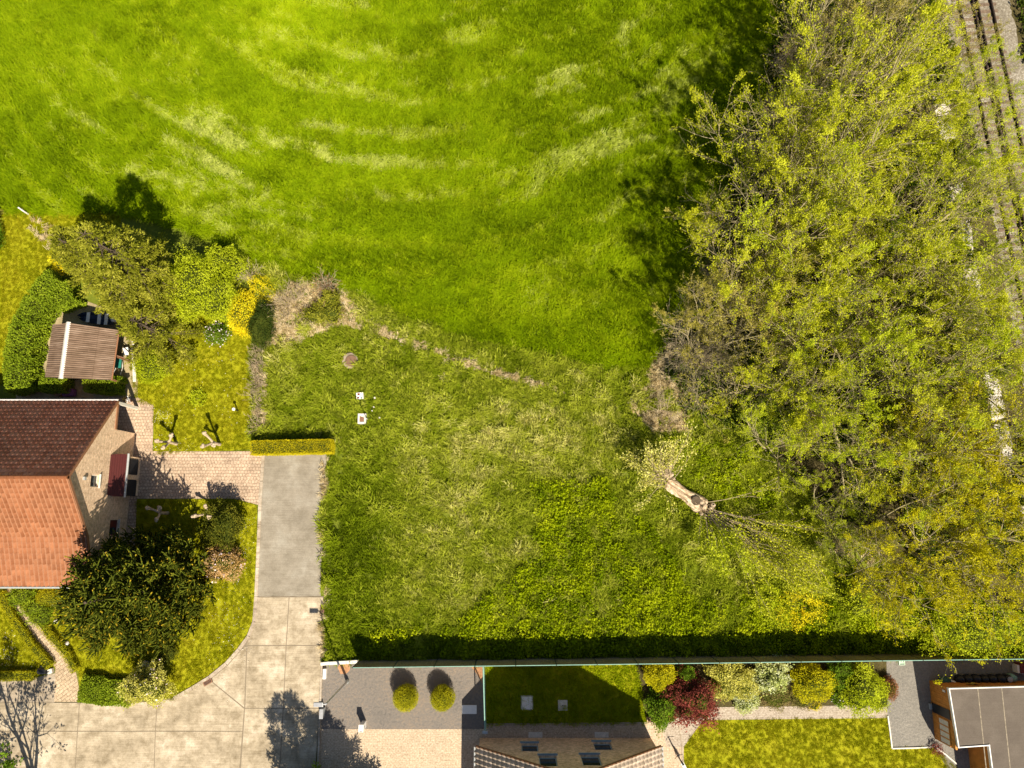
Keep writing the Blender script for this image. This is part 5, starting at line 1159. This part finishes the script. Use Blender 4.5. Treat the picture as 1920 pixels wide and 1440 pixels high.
shrub('yard_bush', 'lime green bush beside the rust brown ball bush', 'bush', (1640, 1300), .6, 1.0, 'leaf_lime', .09, 350, 57, .2, ry=.9)
# yellow bushes at the foot of the wood by the fence
shrub('fence_corner_shrub', 'broad bright lime shrub hanging over the screen fence from the wood', 'bush', (1800, 1165), 4.2, 2.8, 'leaf_lime', .13, 210, 58, .2, ry=1.9)
shrub('wood_edge_shrub', 'loose lime shrub west of the broad shrub at the fence', 'bush', (1700, 1130), 2.0, 1.7, 'leaf_lime', .12, 200, 59, .3, ry=1.9)
shrub('yellow_tip_bush', 'yellow young bush at the tips of the fallen willow shoots', 'bush', (1495, 1140), 1.4, 1.6, 'leaf_yellow', .10, 130, 60, .3, core=False, ry=1.2)
shrub('lime_sapling', 'lime green sapling beside the yellow young bush', 'bush', (1440, 1130), 1.3, 1.5, 'leaf_lime', .12, 150, 61, .3, core=False)
# bare shrubs
G1 = 'bare brown shrubs at the wood edge'
twiggy('bare_shrub', 'bare tan bramble thicket at the west end of the ditch', 'shrub', (545, 575), 1.7, 1.5, 71, 'twig_tan', 34, leafmat='leaf_olive', leaves=300)
twiggy('bare_shrub', 'dry brown shrub with a dark heart at the field corner', 'shrub', (612, 540), 1.2, 1.5, 72, 'twig_grey', 26, leafmat='leaf_rust', leaves=500)
twiggy('bare_shrub', 'small dry twig clump above the bright green bushes', 'shrub', (470, 520), .9, 1.4, 73, 'twig_grey', 20)
shrub('olive_shrub', 'olive green spreading shrub east of the bramble thicket', 'bush', (608, 590), 1.5, 1.1, 'leaf_conifer', .12, 240, 74, .25, ry=.9)
shrub('young_spruce', 'little upright olive conifer in the dry shrub', 'bush', (622, 566), .6, 1.6, 'leaf_conifer', .12, 320, 75, .2, spiky=.3)
twiggy('bare_shrub', 'large bare grey shrub spreading at the wood edge', 'shrub', (1300, 668), 3.1, 3.2, 76, 'twig_grey', 46, leafmat='leaf_olive', leaves=900)
twiggy('bare_shrub', 'pale dead shrub in straw beside the large bare shrub', 'shrub', (1245, 770), 1.7, .9, 77, 'twig_tan', 34)
twiggy('bare_shrub', 'bare shrub under the wood edge above the large bare shrub', 'shrub', (1345, 560), 2.2, 2.2, 78, 'twig_grey', 30, leafmat='leaf_olive', leaves=500)
twiggy('bare_shrub', 'bare brown shrub at the field end of the wood', 'shrub', (1475, 130), 2.0, 2.4, 79, 'twig_grey', 30, leafmat='leaf_rust', leaves=600)
twiggy('bare_shrub', 'bare brown shrub in the dark gap along the field', 'shrub', (1405, 285), 1.6, 1.6, 80, 'twig_grey', 24, leafmat='leaf_rust', leaves=300)
def bare_hedge():
    t = thing('bare_hedge', 'bare grey twiggy hedge along the east side of the mown lawn', 'hedge', (*G(485, 730), 0)); mb = MB(); rng = random.Random(8)
    c = Cfg(seg=.3, jit=.2, trop=[.02, 0], levels=1, start=[.3], kids=[2], prob=.8, ang=(20, 60), ratio=.5, rmin=.007, leaf=9)
    for i in range(120):
        v = rng.uniform(655, 805); x, y = G(484 + rng.uniform(-6, 8), v); a = rng.uniform(0, 6.28)
        grow(rng, mb, Vector((x, y, 0)), Vector((math.cos(a) * .5, math.sin(a) * .5, 1)).normalized(), rng.uniform(.7, 1.2), .016, 0, c, [], [])
    mb.build('twigs', M['twig_tan'], t)
    return t
bare_hedge()

# ------------------------------------------------------------------ conifers
def conifer(name, label, px, h, r, seed, mat='leaf_conifer', dens=1.0):
    x, y = G(*px); rng = random.Random(seed); nr = np.random.default_rng(seed); t = thing(name, label, 'tree', (x, y, 0)); mb = MB(); P, D = [], []
    MB().tube([(x, y, -.05), (x, y, h * .5), (x, y, h)], [.2, .12, .03], 8).build('trunk', M['bark_dark'], t)
    z = h * .08
    while z < h * .97:
        f = z / h; L = r * (1 - f) ** .75 * rng.uniform(.8, 1.1) + .25
        for k in range(8 if f < .7 else 6):
            a = rng.uniform(0, 6.28); n = max(3, int(L / .28)); d = Vector((math.cos(a), math.sin(a), .25)); p = Vector((x, y, z)); pts = [p.copy()]
            LL = L * rng.uniform(.7, 1.15)
            for i in range(n):
                d.z -= .10 if i < n * .6 else -.12; dn = d.normalized(); p = p + dn * (LL / n); pts.append(p.copy())
                if i >= n * .28:
                    side = Vector((-dn.y, dn.x, 0)); w = (.14 + .22 * (1 - i / n)) * min(1, L)
                    for s in (-1, 1):
                        for j in range(int(9 * dens)):
                            q = p + side * (s * w * rng.uniform(.05, 1)) + dn * rng.uniform(-.05, .3) + Vector((0, 0, -rng.uniform(0, .08)))
                            P.append((q.x - x, q.y - y, q.z)); D.append(tuple((side * s * .8 + dn * .9 + Vector((0, 0, .1))).normalized()))
            mb.tube(pts, [.035 * (1 - .7 * i / n) for i in range(n + 1)], 3, cap=False)
        z += .42 + .16 * rng.random()
    mb.build('branches', M['bark_dark'], t)
    P = np.array(P); D = np.array(D); P = np.repeat(P, 3, 0) + nr.normal(size=(len(P) * 3, 3)) * .06; D = np.repeat(D, 3, 0)
    nz = fbm(P[:, 0] * 1.5 + seed, P[:, 1] * 1.5 + P[:, 2], seed, 3)
    link('crown', leaf_mesh('crown', P, .19, seed, D, 1.2, .36, .05, tint=.1 + .8 * nz), M[mat], t)
    return t
conifer('conifer', 'tallest olive conifer throwing its shadow over the field', (322, 545), 11.0, 3.0, 81)
conifer('conifer', 'broad olive conifer west of the tallest one beside the neighbouring lawn', (232, 520), 7.5, 2.9, 82)
conifer('conifer', 'drooping olive conifer overhanging the garden shed corner', (318, 634), 5.2, 2.5, 83)
conifer('conifer', 'middle olive conifer between the tallest one and the garden shed', (300, 580), 7.2, 2.6, 84)

# ------------------------------------------------------------------ monkey puzzle tree
def araucaria(px, h, R, seed):
    x, y = G(*px); rng = random.Random(seed); t = thing('monkey_puzzle_tree', 'big dark monkey puzzle tree with rope like curved branches beside the brick house', 'tree', (x, y, 0))
    MB().tube([(x, y, -.05), (x, y, h * .5), (x, y, h * .97)], [.24, .18, .07], 10).build('trunk', M['bark_dark'], t)
    V, F, T = [], [], []
    def rope(pts, r0, r1, tip):
        pts = [Vector(p) for p in pts]; n = len(pts); k0 = len(V)
        for i, p in enumerate(pts):
            d = (pts[min(i + 1, n - 1)] - pts[max(i - 1, 0)]).normalized(); a = d.cross(Vector((.2, .1, 1))); a = a.normalized() if a.length > .01 else Vector((1, 0, 0)); b = d.cross(a); r = r0 + (r1 - r0) * i / (n - 1)
            for j in range(5):
                tt = j * 1.2566 + (i % 2) * .6283; q = p + (a * math.cos(tt) + b * math.sin(tt)) * r * (1.25 if j % 2 == i % 2 else .75); V.append((q.x - x, q.y - y, q.z))
        base = rng.uniform(.2, .5)
        for i in range(n - 1):
            for j in range(5):
                j2 = (j + 1) % 5; F.append((k0 + i * 5 + j, k0 + i * 5 + j2, k0 + i * 5 + 5 + j2, k0 + i * 5 + 5 + j)); T.append(min(1, base + rng.uniform(-.2, .3) + (tip if i >= n - 2 else 0)))
    z = h * .10
    while z < h * .96:
        f = z / h; L = R * (1 - max(0, (f - .30) / .70) ** 2.2) ** .62 * rng.uniform(.9, 1.05); nb = 7 if f < .8 else 5; a0 = rng.uniform(0, 6.28)
        for k in range(nb):
            a = a0 + k * 6.2832 / nb + rng.uniform(-.15, .15); n = max(4, int(L / .35)); d = Vector((math.cos(a), math.sin(a), .15)); p = Vector((x, y, z)); pts = [p.copy()]; LL = L * rng.uniform(.80, 1.02)
            for i in range(n):
                g = i / n; d.z += -.09 if g < .55 else .16; d.x += rng.gauss(0, .05); d.y += rng.gauss(0, .05); dn = d.normalized(); p = p + dn * (LL / n); pts.append(p.copy())
                if g > .22:
                    side = Vector((-dn.y, dn.x, 0)).normalized()
                    for w in range(7):
                        l2 = rng.uniform(.28, .70); e = (dn * rng.uniform(.1, .9) + side * rng.gauss(0, .9) + Vector((0, 0, rng.uniform(-.15, .9)))).normalized(); q = p + side * rng.gauss(0, .12); pp = [q.copy()]
                        bend = Vector((rng.gauss(0, .22), rng.gauss(0, .22), rng.uniform(.0, .28)))
                        for m_ in range(4): e = (e + bend).normalized(); q = q + e * (l2 / 4); pp.append(q.copy())
                        rope(pp, .044, .034, rng.choice((0, .1, .25, .6)))
            rope(pts, .06, .05, rng.choice((0, .3, .5)))
        z += h * .037
    link('crown', np_mesh('crown', np.array(V), np.array(F, np.int32), T), M['araucaria'], t)
    return t
araucaria((316, 1096), 9.8, 4.0, 91)

# ------------------------------------------------------------------ pollarded little trees on the lawn
def pollard(px, seed, label):
    x, y = G(*px); rng = random.Random(seed); t = thing('pollard_tree', label, 'tree', (x, y, 0), None)
    MB().tube([(x, y, -.03), (x + .02, y, .6), (x - .02, y + .03, 1.15)], [.13, .10, .12], 8).build('trunk', M['pollard'], t)
    for k in range(3):
        a = seed * .9 + k * 2.1 + rng.uniform(-.3, .3); e = .55 if k else .7; q = Vector((x - .02, y + .03, 1.1)); pts = [q]
        for i in range(4): q = q + Vector((math.cos(a) * e * .22, math.sin(a) * e * .22, .11 + .06 * i)); pts.append(q.copy())
        MB().tube(pts, [.10, .075, .07, .085, .13], 7).build('limb', M['pollard'], t)
        kn = MB()
        for i in range(3): c = pts[-1] + Vector((rng.uniform(-.1, .1), rng.uniform(-.1, .1), rng.uniform(-.04, .08))); kn.lathe(tuple(c - Vector((0, 0, .09))), [(.03, 0), (.10, .05), (.11, .1), (.04, .17)], 6)
        kn.build('knuckle', M['pollard'], t)
    return t
pollard((331, 832), 1, 'pollarded little tree nearer the brick gable on the mown lawn')
pollard((412, 833), 2, 'pollarded little tree nearer the clipped hedge on the mown lawn')
pollard((315, 962), 3, 'pollarded little tree in the shade of the monkey puzzle')
pollard((404, 963), 4, 'pollarded little tree before the dark rhododendron')

# ------------------------------------------------------------------ fallen willow
def willow():
    a, b = Vector((*G(1246, 904), .55)), Vector((*G(1312, 948), .6)); rng = random.Random(12)
    t = thing('fallen_willow', 'old broken willow trunk lying on the plot with long leafy shoots', 'tree', ((a.x + b.x) / 2, (a.y + b.y) / 2, 0)); o = ORIGIN[t.name]
    d = (b - a).normalized(); s = Vector((-d.y, d.x, 0)); Z = Vector((0, 0, 1)); V = []; F = []; n = 16; m_ = 14; nr = np.random.default_rng(2); lob = nr.normal(size=14) * .13
    for i in range(n + 1):
        f = i / n; c = a.lerp(b, f) + d * (.0)
        rw = (.36 + .14 * f) * (1 + .12 * math.sin(f * 9)) * (.75 if i == 0 else 1); rh = .42 + .1 * f
        for j in range(m_):
            tt = j * 2 * math.pi / m_; rr = 1 + lob[j] + .035 * nr.normal()
            hollow = .42 * max(0, math.sin(tt)) ** 3 * (1 if .12 < f < .97 else .2)
            V.append(tuple(c + s * (rw * rr * math.cos(tt)) + Z * (rh * rr * (math.sin(tt) - hollow))))
    for i in range(n):
        for j in range(m_): F.append((i * m_ + j, i * m_ + (j + 1) % m_, (i + 1) * m_ + (j + 1) % m_, (i + 1) * m_ + j))
    F += [tuple(range(m_))[::-1], tuple(range(n * m_, n * m_ + m_))]
    mw, nt = new_mat('split_bark'); gg = N(nt, 'ShaderNodeNewGeometry'); mp = N(nt, 'ShaderNodeMapping', vector_type='TEXTURE'); mp.inputs['Rotation'].default_value = (0, 0, math.atan2(d.y, d.x)); mp.inputs['Scale'].default_value = (1, .11, .11)
    nt.links.new(gg.outputs['Position'], mp.inputs['Vector']); na = noise(nt, mp.outputs[0], .9, 6, .75); nb_ = noise(nt, pos(nt), 5, 5, .7)
    cc = mixc(nt, 1.0, ramp(nt, na, [(.32, (.10, .065, .04)), (.45, (.45, .33, .21)), (.62, (.84, .70, .52))]), ramp(nt, nb_, [(.3, (.55, .5, .45)), (.6, (1.1, 1.08, 1.05))]), 'MULTIPLY'); finish(nt, cc, .95, na, 1.0, .08, spec=.05)
    MB().add(V, F).build('trunk', mw, t)
    cq = a.lerp(b, .80); MB().lathe((cq.x, cq.y, cq.z + .18), [(.05, 0), (.34, .16), (.30, .2), (.05, .17)], 9).build('hollow', M['bark_dark'], t)  # dark patch laid on the trunk, a cavity's shade put into colour
    for (c, nb, sd) in ((Vector((*G(1238, 898), .7)), 9, 1), (Vector((*G(1316, 950), .7)), 8, 2)):
        for k in range(nb):
            q = c + Vector((rng.gauss(0, .32), rng.gauss(0, .32), rng.uniform(-.3, .2))); kn = MB(); r = rng.uniform(.14, .26)
            kn.lathe(tuple(q - Z * r), [(r * .3, 0), (r * .9, r * .5), (r, r), (r * .8, r * 1.6), (r * .2, r * 2)], 7); kn.build('burr', M['pollard'], t)
    c = Vector((*G(1247, 878), .5)); MB().tube([(c.x - .15, c.y - .5, .5), (c.x, c.y, .6), (c.x + .3, c.y + .25, .45)], [.26, .3, .2], 8).build('broken_limb', M['pollard'], t)
    def shoots(base, n, aim, spread, L, h, mat, seed, nl):
        mb = MB(); LP, LD = [], []; cf = Cfg(seg=.5, jit=.05, trop=[.0, .02], levels=1, start=[.3], kids=[1], prob=.8, ang=(12, 30), ratio=.35, rmin=.008, leaf=0); rg = random.Random(seed)
        for k in range(n):
            an = aim + rg.gauss(0, spread); l = L * rg.uniform(.55, 1.1); dd = Vector((math.cos(an), math.sin(an), rg.uniform(*h))).normalized()
            grow(rg, mb, base + Vector((rg.gauss(0, .2), rg.gauss(0, .2), 0)), dd, l, .024, 0, cf, LP, LD)
        mb.build('shoots', M['twig_tan'], t)
        LP = np.array(LP) - np.array(o); w = (np.linalg.norm(LP - np.array(base - o), axis=1) / L) ** 1.5 + .03; r = np.random.default_rng(seed); i = r.choice(len(LP), nl, p=w / w.sum())
        link('foliage', leaf_mesh('foliage', LP[i], .14, seed, np.array(LD)[i], .6, .5, .1, .16), M[mat], t)
    shoots(Vector((*G(1240, 896), .7)), 46, 2.35, .75, 2.6, (.2, 1.3), 'leaf_pale', 5, 3200)
    shoots(Vector((*G(1318, 955), .6)), 26, -.72, .32, 7.6, (.12, .42), 'leaf_spring', 6, 8000)
    shoots(Vector((*G(1240, 896), .7)), 14, 2.2, .8, 4.4, (1.6, 4.0), 'leaf_pale', 8, 900)
    shoots(Vector((*G(1318, 955), .6)), 9, -1.3, .4, 4.5, (.2, .6), 'leaf_lime', 7, 2600)
willow()

# ------------------------------------------------------------------ the wood: ten kinds of young tree, each standing on its own foot
kinds = {'a': [wood_tree(s, 9.5, 4, 1.0, 'leaf_spring', 14000) for s in (101, 102, 103)], 'b': [wood_tree(s, 8.5, 5, 1.25, 'leaf_lime', 12500) for s in (111, 112)],
         'g': [wood_tree(s, 8.5, 4, 1.1, 'leaf_gold', 15000) for s in (121, 122)], 'o': [wood_tree(s, 8.0, 5, 1.1, 'leaf_olive', 8500, 'bark_pale') for s in (131,)]}
LB = {'a': 'young yellow green tree with pale limbs', 'b': 'fresh lime leaved tree with thin leaning stems', 'g': 'golden leaved young tree with dense twigs', 'o': 'brownish half bare tree with sparse leaves'}
WT = [('a', 1520, 200, 1.25), ('a', 1450, 470, 1.15), ('a', 1530, 100, 1.2), ('a', 1490, 330, 1.2), ('o', 1392, 520, .95), ('o', 1338, 640, .95), ('o', 1352, 590, .85), ('a', 1425, 590, .95), ('o', 1800, 90, .55), ('b', 1850, 170, .5), ('o', 1560, 40, 1.0), ('o', 1650, 90, .9), ('o', 1530, 130, .8), ('o', 1720, 30, .8), ('a', 1600, 200, 1.0), ('b', 1500, 270, .95), ('a', 1600, 330, 1.1), ('a', 1440, 370, 1.0), ('b', 1520, 430, 1.05),
      ('a', 1700, 240, .95), ('b', 1780, 180, .7), ('a', 1680, 400, 1.0), ('b', 1780, 330, .9), ('a', 1835, 265, .6), ('a', 1620, 500, 1.0), ('b', 1740, 500, 1.0), ('a', 1820, 440, .8), ('b', 1890, 350, .55),
      ('a', 1480, 610, 1.05), ('b', 1580, 640, .95), ('a', 1690, 610, 1.0), ('a', 1800, 590, 1.0), ('b', 1870, 560, .65), ('a', 1430, 720, .8), ('b', 1530, 740, 1.0), ('a', 1640, 720, 1.05), ('b', 1750, 720, 1.0), ('a', 1860, 690, .95),
      ('b', 1480, 840, .75), ('a', 1720, 830, 1.0), ('g', 1820, 820, 1.0), ('a', 1910, 800, 1.0), ('b', 1640, 860, .8), ('g', 1780, 930, .95), ('g', 1880, 920, 1.0), ('g', 1700, 1000, .95), ('g', 1790, 1040, .95), ('g', 1870, 1010, .9), ('g', 1660, 1080, .7), ('b', 1560, 960, .6)]
rg = random.Random(77)
for i, (k, u, v, s) in enumerate(WT):
    fx, fy = G(u, v, 5.0 * s); fu, fv = to_px(fx, fy); we = np.interp(fv, [p[1] for p in W_EDGE], [p[0] for p in W_EDGE])
    where = 'along the field edge' if fv < 700 and fu < we + 95 else ('close beside the railway' if u > 1770 and v < 620 else ('near the screen fence' if v > 1000 else ('at the open plot edge' if u < 1600 and v > 690 else 'deep in the wood')))
    place_tree('woodland_tree', LB[k] + ' ' + where, kinds[k][i % len(kinds[k])], (u, v), 5.0 * s, rg.uniform(0, 6.28), s, LB[k].split(' with ')[0] + 's ' + where)
# understorey
for i, (u, v, r, mm) in enumerate(((1560, 380, 1.6, 'leaf_green'), (1640, 440, 1.5, 'leaf_green'), (1450, 470, 1.6, 'leaf_olive'), (1420, 780, 1.4, 'leaf_hedge'), (1560, 560, 1.5, 'leaf_green'), (1700, 330, 1.4, 'leaf_green'), (1660, 780, 1.5, 'leaf_olive'), (1760, 640, 1.6, 'leaf_green'), (1480, 330, 1.3, 'leaf_olive'), (1600, 1120, 1.2, 'leaf_lime'))):
    shrub('understorey_bush', ('low %s bush growing under the woodland trees' % {'leaf_green': 'dark green', 'leaf_olive': 'olive brown', 'leaf_hedge': 'mid green', 'leaf_lime': 'lime green'}[mm]), 'bush', (u, v), r, r * 1.2, mm, .13, 160, 300 + i, .3, group='%s bushes under the wood' % mm[5:], ry=r * 1.2)
# a long leaning stem over the track and a broken one by the wood's south edge
for (nm, lab, p, q, r, seed) in (('leaning_tree', 'long pale leaning trunk pointing towards the railway', (1640, 510, 2.0), (1800, 385, 7.5), .13, 5), ('dead_branch', 'bare forked dead stem hanging at the open edge of the wood', (1555, 770, 5.0), (1585, 935, 3.0), .10, 6)):
    a = Vector((*G(*p), p[2])); b = Vector((*G(*q), q[2])); t = thing(nm, lab, 'tree', (a.x, a.y, 0)); mb = MB(); rr = random.Random(seed); foot = Vector((a.x + (a.x - b.x) * .15, a.y + (a.y - b.y) * .15, 0))
    if nm == 'leaning_tree': MB().tube([foot, a, a.lerp(b, .5) + Vector((0, 0, .2)), b], [r * 1.4, r * 1.2, r, r * .5], 8).build('trunk', M['bark_pale'], t)
    else: MB().tube([Vector((a.x - .3, a.y + .8, 0)), a, a.lerp(b, .4) + Vector((.15, 0, .1)), b], [r * 1.5, r, r * .8, r * .3], 7).tube([a.lerp(b, .25), a.lerp(b, .6) + Vector((.8, .1, 0)), a.lerp(b, .9) + Vector((1.1, 0, -.2))], [r * .7, r * .5, r * .25], 6).build('trunk', M['bark_pale'], t)
    cf = Cfg(seg=.4, jit=.12, trop=[0, .02], levels=1, start=[.3], kids=[1], prob=.7, ang=(25, 50), ratio=.5, rmin=.01, leaf=9)
    for k in range(12): grow(rr, mb, a.lerp(b, rr.uniform(.4, 1)), rot_off(rr, (b - a).normalized(), .7), rr.uniform(.8, 2.0), .03, 0, cf, [], [])
    mb.build('branches', M['bark_pale'], t)
# trees south of the frame that throw their shadows on the road
sv = wood_tree(141, 5.0, 6, 1.2, 'leaf_green', 3500, 'bark_dark', .17, .1); place_tree('street_tree', 'small spreading street tree whose shadow falls on the concrete road', sv, (64, 1472), 0, 0.7, 1.3)
conifer('garden_conifer', 'dense conifer south of the tan driveway shading the road', (612, 1535), 9.2, 3.0, 151, 'leaf_green')
conifer('garden_conifer', 'second dense conifer beside it shading the tan driveway', (672, 1535), 7.8, 2.3, 152, 'leaf_green')
